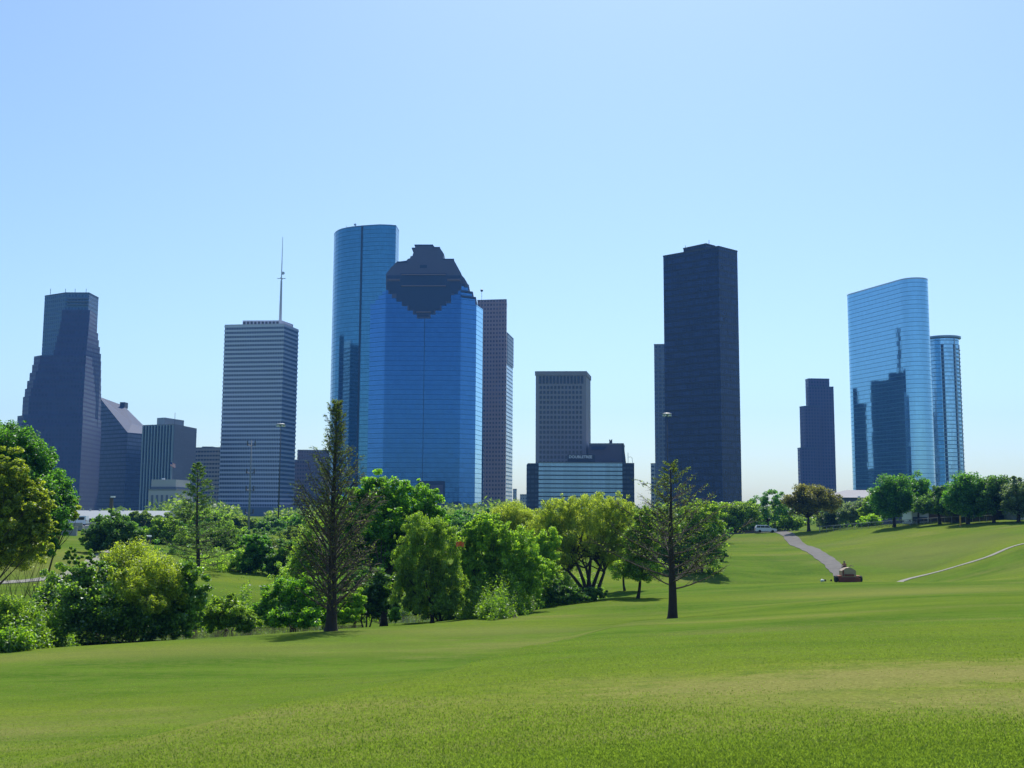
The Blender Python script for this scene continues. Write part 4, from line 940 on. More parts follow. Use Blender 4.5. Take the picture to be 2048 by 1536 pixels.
def cypress(label, bu, bv, tu, tv, prof, leaf, seed, tr, nb=70, twigs=9, needle=.10, nn_=10, up=.35, dens=1.0, low=.16, group=None, droop=0.0, bark=None, bd=None):
    """bald cypress: straight tapering trunk, many thin limbs and a thin veil of new needles. prof: crown half width (m) at height fractions"""
    rng = np.random.default_rng(seed); b = on_ground(bu, bd) if bd else hit(bu, bv); tp = pix(tu, tv, b.y)
    t = thing("bald_cypress", label, "tree", tuple(b), group)
    Ht = tp.z - b.z; mb = MB()
    ax = lambda f: Vector((b.x + (tp.x - b.x) * f + .05 * math.sin(f * 9), b.y + .05 * math.cos(f * 7), b.z - .3 + (Ht + .3) * f))
    fs = [0, .015, .035, .08, .15, .3, .5, .7, .85, 1.0]; rr = [1.9, 1.5, 1.2, 1.02, .92, .76, .55, .34, .18, .05]
    mb.tube([ax(f) for f in fs], [tr * r for r in rr], 10); mb.build("trunk", bark or DBARK, t, smooth=True)
    mb = MB(); pts_ = []
    hw = lambda f: float(np.interp(f, [p[0] for p in prof], [p[1] for p in prof]))
    for i in range(nb):
        f = low + (1 - low) * ((i + rng.random()) / nb) ** .92; f = min(f, .985); az = i * 2.399 + rng.normal() * .3
        L_ = hw(f) * rng.uniform(.65, 1.12); st = ax(f); ur = up * rng.uniform(.7, 1.35) * (.45 + .9 * f)
        dx, dy = math.cos(az), math.sin(az)
        en = st + Vector((dx * L_, dy * L_, L_ * ur)); sag = -.06 * L_
        P5 = [st.lerp(en, k / 5) + Vector((0, 0, sag * 4 * (k / 5) * (1 - k / 5))) for k in range(6)]
        r0 = max(.018, tr * .24 * (1 - f) ** .6 * (L_ / (hw(.3) + .01)) ** .5 + .012)
        mb.tube(P5, [r0 * (1 - .85 * k / 5) for k in range(6)], 4, cap=False)
        for j in range(twigs):
            s = rng.uniform(.18, 1.0); q = P5[0].lerp(P5[-1], s) + Vector((0, 0, sag * 4 * s * (1 - s)))
            a2 = az + rng.choice([-1, 1]) * rng.uniform(.3, 1.1); l2 = L_ * rng.uniform(.12, .36) * (1.15 - .5 * s) + .15
            e2 = q + Vector((math.cos(a2) * l2, math.sin(a2) * l2, l2 * rng.uniform(-.1, .75)))
            mb.tube([q, q.lerp(e2, .5) + Vector((0, 0, l2 * .06)), e2], [r0 * .32 + .004, r0 * .2 + .004, .003], 3, cap=False)
            for _ in range(3):
                ss = rng.uniform(.3, 1); q3 = q.lerp(e2, ss); e3 = q3 + Vector((rng.normal(), rng.normal(), rng.normal() * .6 + .3)) * l2 * .22
                mb.tube([q3, e3], [.006, .003], 3, cap=False)
            m_ = int(nn_ * dens)
            for _ in range(m_):
                ss = rng.uniform(.2, 1.08); pts_.append(q.lerp(e2, ss) + Vector(rng.normal(size=3)) * l2 * .14)
    mb.build("branchwork", BARK, t)
    C = np.array([tuple(p) for p in pts_]); mesh_quads("foliage", leaf_quads(rng, C, needle, 0.15, .35), leaf, t)
    return t

#VEG
# ------------------------------------------------------------------ the three bald cypresses
cypress("tall narrow cypress with dark upright trunk and sparse new leaf at the lawn edge", 665, 1256, 672, 808,
        [(0, .8), (.08, 2.4), (.16, 3.2), (.30, 3.4), (.45, 2.5), (.6, 1.5), (.72, 1.05), (.85, .65), (.95, .4), (1, .2)], L_CYP, 3, .35, nb=150, twigs=15, needle=.075, nn_=4, up=1.6, low=.07, bark=DBARK, bd=75)
cypress("broad cypress with bare spreading limbs standing alone on the lawn", 1345, 1237, 1340, 925,
        [(0, .5), (.2, 4.4), (.26, 5.8), (.4, 5.2), (.55, 3.9), (.7, 2.7), (.85, 1.4), (1, .2)], L_CYP2, 8, .32, nb=56, twigs=16, needle=.08, nn_=4, up=.55, low=.2, droop=.25, bark=DBARK)
cypress("slim greenish cypress on the far bank, in front of the pale stone hall", 396, 1148, 394, 926,
        [(0, .5), (.1, 3.6), (.3, 4.3), (.5, 3.2), (.7, 1.9), (.85, 1.2), (1, .3)], L_CYPG, 15, .24, nb=80, twigs=13, needle=.12, nn_=8, up=.35, low=.08, bark=DBARK)

# ------------------------------------------------------------------ left side
d = 100
broad("oak_tree", "big dark green oak filling the left edge of the photo", "tree", on_ground(-30, d), [B(15, 905, 55, 62, d), B(62, 935, 52, 55, d, 2), B(-50, 950, 80, 95, d), B(100, 990, 48, 55, d, 1), B(50, 1010, 85, 60, d), B(128, 1010, 24, 26, d), B(100, 1050, 35, 30, d), B(-20, 880, 35, 30, d)], L_OAK, 34000, .135, 21, tr=.45, limbs=40)
d = 84
broad("ash_tree", "light yellow green tree in front of the big dark oak, left edge", "tree", on_ground(-75, d), [B(10, 960, 45, 60, d), B(55, 1000, 45, 45, d), B(-45, 1000, 70, 90, d), B(78, 1035, 34, 32, d), B(20, 1050, 62, 52, d), B(0, 1090, 60, 38, d), B(62, 1075, 42, 32, d), B(95, 1060, 22, 24, d)], L_YG2, 30000, .105, 22, tr=.2, limbs=34, crel=.16)
broad("shrub", "wide yellow green shrub hanging low under the light yellow green tree at the left", "shrub", on_ground(20, 92), [B(20, 1110, 60, 26, 92), B(-30, 1120, 50, 26, 92), B(60, 1100, 30, 18, 92)], L_YG2, 6000, .1, 33, stems=4, tr=.06)
d = 104
broad("small_oak", "small leaning tree with thin trunk under the right edge of the big left oak", "tree", on_ground(98, d + 6), [B(130, 1025, 26, 18, d), B(112, 1046, 20, 14, d), B(145, 1005, 12, 12, d)], L_YG, 3000, .12, 23, tr=.12, fork=.55)
broad("shrub", "dark rounded shrub below the light yellow green tree at the left", "shrub", on_ground(65, 98), [B(70, 1095, 45, 22, 98), B(30, 1105, 40, 20, 98), B(95, 1085, 25, 15, 98)], L_OAK, 7000, .12, 24, stems=3, tr=.06)
d = 78
broad("willow_shrub", "upright yellow green shrub rising behind the glossy dark mulberry", "shrub", on_ground(270, d - 1), [B(265, 1132, 66, 40, d), B(312, 1158, 52, 48, d - 4), B(228, 1118, 28, 24, d), B(340, 1185, 34, 38, d - 4), B(275, 1172, 46, 26, d - 5), B(305, 1205, 30, 22, d - 6), B(240, 1150, 24, 18, d - 5)], L_YG, 17000, .10, 25, stems=6, tr=.07, ar=.3, crel=.2, flat=1.4, shell=.3)
d = 75
broad("mulberry_shrub", "large glossy dark mulberry shrub with pale flecks of shine, lower left", "shrub", hit(215, 1284), [B(200, 1215, 100, 62, d), B(118, 1205, 46, 62, d), B(300, 1225, 75, 50, d), B(378, 1185, 34, 62, d), B(190, 1160, 52, 34, d), B(150, 1128, 14, 30, d), B(182, 1112, 9, 24, d), B(135, 1110, 8, 22, d), B(350, 1230, 55, 40, d)], L_GLO, 36000, .095, 26, stems=7, tr=.09, crel=.17, limbs=56, shell=.35, ar=.7)
broad("shrub", "feathery olive shrub at the very left edge, beside the glossy mulberry", "shrub", on_ground(25, 70), [B(30, 1238, 55, 42, 70), B(-20, 1250, 50, 50, 70), B(70, 1255, 30, 28, 70)], L_OLV, 12000, .085, 27, stems=4, tr=.05, flat=1.2)
broad("shrub", "bright low shrub in the lower left corner of the thicket", "shrub", hit(20, 1298), [B(25, 1280, 42, 22, 66), B(-20, 1285, 30, 25, 66)], L_LIM, 7000, .08, 28, stems=4, tr=.04)
broad("shrub", "low olive shrub between the glossy mulberry and the tall narrow cypress", "shrub", hit(460, 1262), [B(450, 1225, 42, 28, 80), B(488, 1238, 30, 20, 80), B(425, 1240, 26, 22, 80), B(466, 1197, 14, 12, 80)], L_OLV, 10000, .085, 29, stems=4, tr=.05)
broad("shrub", "leafy bright shrub just left of the tall narrow cypress's foot", "shrub", hit(585, 1256), [B(560, 1205, 40, 40, 83), B(610, 1195, 44, 44, 83), B(648, 1220, 40, 36, 84), B(520, 1225, 22, 26, 83), B(590, 1232, 60, 22, 82)], L_BR, 17000, .095, 30, stems=6, tr=.06, crel=.2)
broad("shrub", "rounded lime green bush just right of the tall narrow cypress's foot", "shrub", hit(708, 1246), [B(705, 1208, 24, 30, 85), B(692, 1230, 24, 18, 84)], L_LIM, 5000, .085, 31, stems=3, tr=.05)

# ------------------------------------------------------------------ the thicket in the middle
d = 102
broad("elm_tree", "rounded bright green tree with the highest crown, in front of the blue towers", "tree", on_ground(770, d - 4), [B(760, 982, 50, 38, d), B(712, 1020, 42, 48, d), B(832, 1000, 46, 36, d), B(770, 1050, 78, 52, d), B(860, 1050, 36, 50, d), B(730, 1110, 58, 62, d), B(800, 1120, 62, 62, d), B(690, 1075, 36, 50, d)], L_BR, 38000, .125, 41, tr=.35, crel=.17, limbs=44)
d = 92
broad("pecan_tree", "slender olive green tree with drooping sprays, left of the orange rag", "tree", on_ground(866, 92), [B(848, 1060, 42, 40, d), B(820, 1115, 40, 52, d), B(885, 1095, 38, 55, d), B(850, 1160, 52, 45, d), B(900, 1165, 36, 45, d), B(815, 1180, 34, 38, d), B(865, 1205, 48, 26, d - 1), B(905, 1205, 30, 22, d - 1)], L_OLV, 24000, .10, 42, tr=.2, crel=.15, hang=.5, ar=.35, streak=.5, limbs=36, bark=DBARK)
d = 97
broad("box_elder", "full bright green tree right of the orange rag, drooping to the ground", "tree", on_ground(985, 98), [B(975, 1060, 44, 36, d), B(1025, 1100, 48, 46, d), B(960, 1115, 42, 52, d), B(1010, 1155, 62, 54, d), B(950, 1175, 40, 42, d), B(1065, 1145, 34, 38, d), B(985, 1205, 50, 24, d - 1), B(935, 1085, 26, 40, d)], L_WILG, 34000, .105, 43, tr=.3, crel=.15, hang=.3, streak=.35, limbs=40, bark=DBARK)
broad("privet", "small rounded bush at the grass edge, below the full bright green tree", "shrub", hit(1030, 1238), [B(1030, 1215, 13, 18, 97)], L_LIM, 2400, .085, 44, stems=2, tr=.04)
broad("privet", "small dark egg shaped bush at the grass edge, right of the tall narrow cypress", "shrub", hit(790, 1243), [B(790, 1229, 12, 13, 88)], L_BR, 2200, .075, 45, stems=2, tr=.03)
broad("privet", "leggy light green sapling between the full green tree and the many stemmed willow", "shrub", hit(1068, 1222), [B(1065, 1185, 20, 22, 102), B(1055, 1165, 10, 10, 102), B(1072, 1208, 16, 12, 101)], L_LIM, 3200, .09, 46, stems=2, tr=.05)
broad("sapling", "light olive sapling filling the gap left of the big willow's stems", "tree", on_ground(1085, 106), [B(1085, 1130, 34, 46, 106), B(1095, 1090, 26, 34, 106), B(1070, 1170, 26, 30, 106)], L_WILG, 8000, .1, 65, stems=2, tr=.07, hang=.3)
d = 122
broad("willow_tree", "pale willow crown showing above and behind the full green tree", "tree", on_ground(1025, d), [B(1025, 1028, 40, 26, d), B(985, 1045, 32, 25, d), B(1060, 1045, 34, 26, d)], L_WIL, 14000, .11, 47, stems=2, tr=.2, hang=.5, ar=.3, streak=.6, crel=.22)
d = 114
broad("willow_tree", "large yellow green willow with many dark leaning stems, left of the spreading cypress", "tree", on_ground(1178, 112), [B(1115, 1022, 42, 32, d), B(1185, 1012, 48, 27, d), B(1240, 1022, 36, 32, d), B(1165, 1058, 70, 40, d), B(1085, 1070, 42, 44, d), B(1245, 1075, 36, 42, d), B(1205, 1090, 45, 38, d), B(1120, 1105, 46, 34, d), B(1075, 1115, 28, 30, d)], L_WIL, 42000, .105, 48, stems=6, tr=.22, hang=.5, ar=.3, streak=.55, crel=.15, limbs=60, fork=.45, bark=DBARK)
broad("shrub", "dark grey green shrub around the foot of the many stemmed willow", "shrub", hit(1180, 1199), [B(1192, 1188, 24, 13, 108), B(1150, 1190, 26, 16, 107), B(1118, 1188, 24, 22, 106), B(1100, 1165, 22, 26, 108)], L_OAKD, 8000, .095, 49, stems=4, tr=.05)
h1, h2 = hit(1250, 1182), hit(1275, 1197)
broad("young_cypress", "young green tree with a thin trunk, farther of the two beside the willow", "tree", h1, [B(1250, 1080, 32, 42, h1.y), B(1245, 1125, 38, 28, h1.y), B(1252, 1040, 18, 28, h1.y)], L_WILG, 11000, .11, 50, tr=.15, fork=.5, bark=DBARK)
broad("young_cypress", "young green tree with a thin trunk, nearer of the two beside the willow", "tree", h2, [B(1285, 1085, 36, 40, h2.y), B(1280, 1135, 44, 24, h2.y), B(1290, 1040, 20, 28, h2.y)], L_OLV, 12000, .11, 51, tr=.17, fork=.5, bark=DBARK)
d = 175
broad("hedge_tree", "spreading dull green tree behind the right half of the spreading cypress", "tree", on_ground(1400, d), [B(1405, 1030, 40, 30, d), B(1370, 1065, 45, 34, d), B(1420, 1080, 36, 36, d), B(1340, 1100, 50, 36, d), B(1390, 1115, 50, 28, d)], L_OLV, 20000, .16, 52, stems=3, tr=.2)
broad("hedge_tree", "green tree between the willow and the spreading cypress trunk, far behind", "tree", on_ground(1310, d), [B(1310, 1045, 34, 30, d), B(1290, 1100, 40, 34, d), B(1320, 1130, 50, 22, d)], L_FAR, 12000, .16, 53, stems=2, tr=.2)
broad("bush", "small dark upright bush on the grass slope, right of the spreading cypress", "shrub", hit(1447, 1124), [B(1447, 1109, 9, 15, hit(1447, 1124).y)], L_OAKD, 1500, .12, 54, stems=2, tr=.05)
# dark understorey behind the front trees
rngu = np.random.default_rng(5)
for (u, v, ru, rv, d, mat, sd, lab) in ((735, 1185, 52, 42, 95, L_OAKD, 60, "shaded dark shrub mass under the bright round tree"), (880, 1190, 60, 38, 104, L_OAKD, 61, "shaded dark shrub behind the slender olive tree's foot"),
                                        (1090, 1180, 60, 40, 116, L_OAKD, 62, "shaded dark shrub behind the willow's left stems"), (630, 1120, 42, 62, 112, L_OLV, 63, "olive tree seen through the limbs of the tall narrow cypress"),
                                        (960, 1200, 60, 34, 108, L_OAKD, 64, "shaded dark shrub behind the full bright green tree")):
    broad("understorey_shrub", lab, "shrub", on_ground(u, d), [B(u, v, ru, rv, d), B(u + ru * .6, v + 10, ru * .6, rv * .8, d + 2), B(u - ru * .6, v + 14, ru * .6, rv * .7, d + 1)], mat, 11000, .14, sd, stems=4, tr=.09)

# ------------------------------------------------------------------ trees on the far bank, left of the tall cypress
FARB = [
 (225, 150, [(225, 1065, 40, 34), (190, 1078, 32, 26), (262, 1076, 34, 28), (225, 1040, 24, 18)], L_OAKD, 13000, .15, "dark spreading tree behind the glossy mulberry, under the tall dark pole"),
 (330, 185, [(330, 1062, 36, 28), (300, 1085, 34, 26), (350, 1090, 40, 30)], L_OLV, 11000, .17, "dull green tree left of the slim cypress, under the stone hall"),
 (455, 175, [(450, 1075, 44, 30), (420, 1100, 36, 30), (470, 1105, 36, 26)], L_CYPG, 10000, .15, "thin twiggy green tree right of the slim cypress"),
 (505, 137, [(512, 1092, 32, 26), (496, 1122, 34, 24), (530, 1115, 24, 24)], L_OAK, 9000, .14, "left of two low dark trees with shaded trunks on the far bank"),
 (572, 136, [(575, 1108, 32, 30), (560, 1134, 28, 20), (602, 1128, 26, 26)], L_OAKD, 8000, .14, "right of two low dark trees with shaded trunks on the far bank"),
 (285, 290, [(285, 1040, 26, 16), (262, 1046, 22, 13), (310, 1046, 26, 14)], L_FAR, 6000, .24, "far tree just left of the stone hall's foot"),
 (350, 295, [(345, 1047, 30, 16), (375, 1040, 24, 16)], L_FAR, 6000, .24, "far tree in front of the stone hall's foot"),
 (410, 290, [(412, 1040, 34, 18), (440, 1046, 26, 14)], L_WILG, 7000, .24, "far light green tree below the beige banded block"),
 (480, 300, [(478, 1048, 30, 15), (458, 1052, 26, 13)], L_FAR, 6000, .24, "far green tree left of the tall pale mast"),
 (545, 300, [(545, 1048, 26, 13), (525, 1054, 22, 12)], L_OAKD, 5000, .24, "far dark green tree right of the tall pale mast"),
 (582, 310, [(582, 1040, 20, 11), (606, 1046, 24, 13)], L_LIM, 4500, .24, "far small bright tree at the foot of the striped tower"),
 (640, 230, [(640, 1055, 40, 28), (610, 1075, 36, 22), (690, 1050, 36, 30)], L_OLV, 9000, .2, "far olive tree directly behind the tall narrow cypress"),
 (585, 215, [(590, 1078, 34, 20), (560, 1086, 26, 14)], L_FAR, 6000, .2, "mid green tree behind the right low dark tree"),
 (400, 215, [(395, 1085, 40, 24), (360, 1092, 30, 20)], L_OAK, 8000, .18, "green tree directly behind the slim cypress"),
 (190, 275, [(180, 1052, 20, 9), (205, 1050, 20, 9)], L_FAR, 2500, .22, "low far tree below the long pale roof"),
]
for i, (u, d, bl, mat, n, sz, lab) in enumerate(FARB):
    broad("bank_tree", lab, "tree", on_ground(u, d), [B(a, b, c, e, d) for a, b, c, e in bl], mat, n, sz, 100 + i, tr=.16 * d / 150, group="trees on the far bank", fork=.45)

# ------------------------------------------------------------------ trees along the top road, right
ROW = [
 (1468, 270, [(1455, 1026, 30, 24), (1490, 1022, 28, 23), (1470, 1046, 36, 16)], L_OLV, 8000, .2, .3, "rounded green tree at the right foot of the black tower"),
 (1535, 274, [(1515, 1008, 22, 18), (1545, 996, 19, 18), (1562, 1014, 24, 20), (1530, 1034, 34, 16)], L_OAK, 5000, .17, .3, "thin airy tree with sky showing through, behind the white van"),
 (1567, 282, [(1572, 1040, 22, 13), (1592, 1046, 20, 10)], L_OLV, 3500, .2, .2, "low green tree right of the white van"),
 (1619, 256, [(1622, 990, 40, 20), (1588, 1003, 26, 15), (1655, 1002, 28, 18), (1610, 1015, 34, 14), (1600, 985, 14, 9)], L_BRN, 11000, .17, .42, "broad bronze green oak with forked trunk at the top of the worn track"),
 (1672, 285, [(1672, 1026, 26, 22), (1652, 1040, 24, 15)], L_GRY, 4500, .2, .2, "grey green shrubby tree right of the bronze oak"),
 (1712, 280, [(1705, 1026, 32, 24), (1732, 1032, 24, 20)], L_GRY, 5500, .2, .2, "larger grey green tree left of the lime bush, below the hipped roof"),
 (1742, 250, [(1742, 1044, 20, 12), (1728, 1049, 14, 8)], L_LIM, 3200, .15, .1, "lime green bush behind the fence"),
 (1790, 236, [(1788, 975, 34, 26), (1768, 998, 28, 24), (1806, 1000, 26, 24), (1780, 1020, 26, 16)], L_OAK, 15000, .16, .4, "tall dark green oak in front of the oval tower's left part"),
 (1838, 240, [(1838, 976, 26, 24), (1828, 1002, 26, 20), (1850, 1000, 18, 22)], L_OAK, 9000, .16, .3, "green oak crown in front of the oval tower's right part"),
 (1755, 262, [(1752, 1010, 22, 22), (1735, 1022, 18, 14)], L_OLV, 5000, .18, .2, "mid green tree just left of the tall dark oak"),
 (1843, 246, [(1836, 1040, 13, 14)], L_LIM, 1800, .15, .1, "small lime bush left of the white shed"),
 (1882, 228, [(1868, 1008, 30, 20), (1900, 1000, 24, 24), (1845, 1016, 20, 12), (1885, 985, 20, 16)], L_OAKD, 10000, .15, .38, "oak with a long crooked limb leaning left in front of the shed"),
 (1938, 220, [(1935, 975, 34, 26), (1915, 1000, 28, 22), (1958, 998, 30, 26), (1940, 1020, 36, 10)], L_OAK, 16000, .15, .42, "dense dark oak with a straight trunk, right of the round tower"),
 (1990, 217, [(1992, 975, 30, 24), (1978, 1000, 26, 24), (2008, 1003, 26, 22)], L_OAKD, 12000, .15, .36, "dense oak between the straight trunked oak and the last tree at the right"),
 (2040, 212, [(2040, 990, 34, 30), (2062, 1000, 34, 40), (2022, 1005, 22, 20), (2030, 960, 12, 8)], L_GRY, 12000, .15, .4, "paler leaved tree cut by the right edge of the photo"),
 (1440, 285, [(1425, 1040, 24, 20), (1395, 1045, 30, 20)], L_FAR, 5000, .2, .2, "far green tree below the black tower"),
]
for i, (u, d, bl, mat, n, sz, tr, lab) in enumerate(ROW):
    broad("roadside_tree", lab, "tree", on_ground(u, d), [B(a, b, c, e, d) for a, b, c, e in bl], mat, n, sz, 200 + i, tr=tr, group="trees along the top road", fork=.42, crel=.3, bark=DBARK, shell=.4)

# ------------------------------------------------------------------ more trees standing between the thicket and the city
rngm = np.random.default_rng(31)
KINDS_ = [("olive", L_OLV), ("mid green", L_FAR), ("bright green", L_WILG), ("dark green", L_OAKD), ("deep green", L_OAK)]
MIDU = [(445, 138, 1122), (300, 165, 1108), (350, 158, 1118), (470, 200, 1080), (395, 170, 1105), (625, 128, 1140), (430, 330, 1044), (500, 335, 1046), (560, 340, 1046), (620, 250, 1045), (675, 260, 1040), (730, 300, 1030), (880, 250, 1035), (925, 260, 1040), (965, 300, 1035), (905, 200, 1060), (1050, 260, 1038), (1100, 250, 1040), (1160, 250, 1040), (1220, 240, 1040),
        (1275, 250, 1034), (1320, 240, 1040), (1365, 250, 1036), (1355, 200, 1075), (1230, 200, 1085), (420, 245, 1062), (480, 240, 1070), (535, 235, 1068), (330, 240, 1060), (270, 235, 1068), (300, 190, 1085), (640, 180, 1095), (465, 190, 1092), (550, 185, 1092), (1415, 240, 1055), (1500, 300, 1046), (1690, 300, 1044), (1560, 300, 1044), (240, 300, 1046)]
BELT = ["low tree at the far water side right of the slim cypress trunk", "low tree above the yellow green shrub, far water side", "low tree touching the slim cypress trunk on its left", "tree between the pale radio mast and the slim cypress", "tree exactly behind the slim cypress trunk", "tree close behind the left limbs of the tall narrow cypress", 'far green tree right of the slim cypress tip, below the beige block', 'far tree just left of the pale radio mast foot', 'far tree just right of the pale radio mast foot', 'tree showing left of the tall narrow cypress trunk, far off', 'tree showing right of the tall narrow cypress trunk, far off', 'far tree glimpsed left of the highest bright crown', 'tree filling the gap right of the highest bright crown', 'tree above the orange rag, below the crowned tower', 'tree below the pink tower, above the full green tree', 'darker tree close behind the orange rag', 'tree behind the pale willow crown', 'tree below the left pier of the striped glass block', 'tree behind the middle of the big willow', 'tree below the right pier of the striped glass block', 'tree between the big willow and the spreading cypress tip', 'tree right behind the spreading cypress tip', "tree below the black tower's left edge", "nearer tree behind the spreading cypress's right limbs", 'nearer tree behind the two young thin trees', 'tree lying right of the slim cypress, mid distance', 'tree behind the pale radio mast, nearer than it', 'tree behind the left low dark tree', "tree behind the stone hall's foot, nearer than its neighbours", 'tree behind the yellow green shrub at the left', 'tree by the small dark cabinet', 'nearest belt tree behind the tall narrow cypress', 'belt tree on the far grass left of the two low dark trees', 'belt tree right behind the traffic barrel', "tree below the black tower's right half", 'tree behind the white van, farthest back', 'tree behind the grey green shrubs below the hipped roof', 'far tree left of the bronze oak', 'far tree under the right end of the long pale roof']
for i, (u, d, v) in enumerate(MIDU):
    nm, mt = KINDS_[int(rngm.integers(0, 5))]; q = F / d * .9
    bl = [B(u + rngm.normal() * 6, v + rngm.uniform(-4, 4), q * 3.6, q * 2.3, d), B(u - q * 3.2, v + q * .8, q * 2.8, q * 1.9, d, 1), B(u + q * 3.2, v + q * .7, q * 2.9, q * 1.9, d, -1), B(u, v + q * 2.2, q * 4.6, q * 1.8, d)]
    broad("background_tree", BELT[i], "tree", on_ground(u, d), bl, mt, 4500, .11 * (d / 150), 300 + i, tr=.22, group="distant belt of trees", fork=.4)
# far wood closing the horizon behind everything
C = []; rng = np.random.default_rng(78)
for k in range(900):
    dd_ = rng.uniform(420, 560); uu_ = rng.uniform(-1300, 3400); p = pix(uu_, 1000, dd_); r_ = (3.6 + 1.6 * math.sin(uu_ * .021) + 1.2 * math.sin(uu_ * .057 + 1)) * rng.uniform(.7, 1.25); m_ = 60
    qn = rng.normal(size=(m_, 3)); qn /= np.linalg.norm(qn, axis=1, keepdims=True); C.append(np.array([p.x, p.y, FLAT + r_ * .9]) + qn * np.array([r_ * 1.2, r_ * 1.2, r_]) * rng.random((m_, 1)) ** .3)
o = mesh_quads("far_wood", leaf_quads(rng, np.concatenate(C), .9, 0, .6), L_FAR, None); o["kind"] = "stuff"
# ------------------------------------------------------------------ undergrowth along the foot of the thicket (nobody could count it)
EDGE = [(0, 1312), (60, 1302), (120, 1296), (215, 1288), (300, 1280), (395, 1272), (470, 1264), (540, 1260), (640, 1257), (700, 1250), (790, 1244), (870, 1240), (940, 1240), (985, 1244), (1040, 1234), (1090, 1218), (1150, 1209), (1200, 1200)]
eh = [hit(u, v - 3) for u, v in EDGE]; rng = np.random.default_rng(77); C = []; S = []
for a, b in zip(eh[:-1], eh[1:]):
    L_ = (b - a).length
    for k in range(int(L_ * 6.5)):
        p = a.lerp(b, rng.random()); back = rng.random() ** 1.3 * 4.5; p = p + Vector((rng.normal() * .3 - .1 * back, back + rng.normal() * .15, 0))
        h_ = rng.uniform(.3, .95) * (1 + .45 * back) * (1.6 if rng.random() < .12 else 1); r_ = rng.uniform(.2, .5)
        m_ = int(150 * (h_ + .3)); q = rng.normal(size=(m_, 3)) * np.array([r_ * .6, r_ * .6, h_ * .4]); g0 = gz(p.x, p.y)
        c = np.array([p.x, p.y, g0 + h_ * .45]) + q; c = c[c[:, 2] > g0]; C.append(c)
C = np.concatenate(C)
o = mesh_quads("undergrowth", leaf_quads(rng, C, .085, 0, .5), leafmat("undergrowth_leaf", (0.065, 0.162, 0.011), (0.155, 0.270, 0.019), .45, .05), None); o["kind"] = "stuff"

# ------------------------------------------------------------------ grass blades on the near lawn
rng = np.random.default_rng(9); n = 520000
dd = 6.8 * np.exp(rng.exponential(.5, n)); dd = dd[dd < 45]; n = len(dd); uu = rng.uniform(-1.02, 1.02, n)
x = uu * dd * .52; y = dd
keep = np.sin(x * 1.3 + 2 * np.sin(y * .7)) + np.sin(y * 1.9 + x * .5) + rng.normal(size=n) * 2.5 > -1.5
for (qx, qy, rx, ry, kk_) in DRY: keep &= ~((((x - qx) / rx) ** 2 + ((y - qy) / ry) ** 2 < rng.uniform(.3, 1.6, n)) & (rng.random(n) < kk_))
x, y, dd = x[keep], y[keep], dd[keep]; n = len(x); z = gz_arr(x, y)
hgt = rng.uniform(.010, .026, n) * (1 + dd * .008); wd = .0022 + dd * .00030; az = rng.uniform(0, 6.283, n); ln = rng.normal(size=(n, 2)) * .55
b0 = np.stack([x, y, z - .004], 1); wv = np.stack([np.cos(az) * wd, np.sin(az) * wd, np.zeros(n)], 1); tip = b0 + np.stack([ln[:, 0] * hgt, ln[:, 1] * hgt, hgt], 1)
mid = b0 + (tip - b0) * .55
V = np.stack([b0 - wv, b0 + wv, mid + wv * .8 , tip], 1)
gmat = leafmat("grass_blade", (0.120, 0.195, 0.026), (0.100, 0.155, 0.028), .5, .01)
o = mesh_quads("grass", V, gmat, None); o["kind"] = "stuff"

# ------------------------------------------------------------------ fence, posts and poles
def pole(name, label, cat, u, vb, vt, d, r0, r1, mat, group=None, extra=None):
    a = on_ground(u, d); tpz = pix(u, vt, d).z; bx = pix(u, vt, d).x
    t = thing(name, label, cat, (bx, d, a.z), group); mb = MB(); mb.tube([(bx, d, a.z - .4), (bx, d, (a.z + tpz) / 2), (bx, d, tpz)], [r0, (r0 + r1) / 2, r1], 8); mb.build("pole", mat, t, smooth=True)
    if extra: extra(t, bx, d, tpz)
    return t
GALV = plain("galvanised_pole", (0.40, 0.42, 0.44), .5, .3)
WOOD = plain("weathered_pole", (0.09, 0.075, 0.065), .9, var=.2, scale=2)
def ringhead(t, x, y, z):
    mb = MB(); mb.tube([(x, y, z - .25), (x, y, z + .1), (x, y, z + .3)], [1.35, 1.4, .9], 14); mb.build("lamp_ring", plain("lamp_ring_grey", (.28, .30, .33), .4), t)
    for k in range(6):
        a = k * math.pi / 3; mb = MB(); mb.tube([(x + math.cos(a) * 1.1, y + math.sin(a) * 1.1, z - .3), (x + math.cos(a) * 1.1, y + math.sin(a) * 1.1, z - .65)], [.2, .28], 8); mb.build("lamp", WHITE, t)
pole("high_mast_light", "high mast lamp with a ring head, before the striped tower's right corner", "street lamp", 562, 1050, 849, 330, .26, .1, DKSTEEL, "high mast lamps", ringhead)
pole("high_mast_light", "high mast lamp with a ring head, before the black tower's left edge", "street lamp", 1334, 1050, 828, 330, .26, .1, DKSTEEL, "high mast lamps", ringhead)
def cells(t, x, y, z):
    for dz in (-1.2, -8.5, -13, -19):
        for s in (-1, 1):
            mb = MB(); mb.tube([(x, y, z + dz - .5), (x + s * .9, y, z + dz)], .08, 5); mb.box((x + s * 1.0, y, z + dz + .3), (.25, .3, 1.3)); mb.build("aerial", DKSTEEL, t)
pole("radio_mast", "tall pale radio mast with small aerials, in front of the striped tower", "mast", 503, 1058, 880, 290, .32, .12, plain('dull_mast_paint', (0.2, 0.22, 0.25), .6), None, cells)
def boxhead(t, x, y, z):
    mb = MB(); mb.box((x + .25, y, z - .2), (1.0, .5, .35)); mb.build("lamp_head", WHITE, t)
    mb = MB(); mb.box((x, y - .2, z - 1.7), (.75, .5, 2.4)); mb.build("equipment_box", WOOD, t)
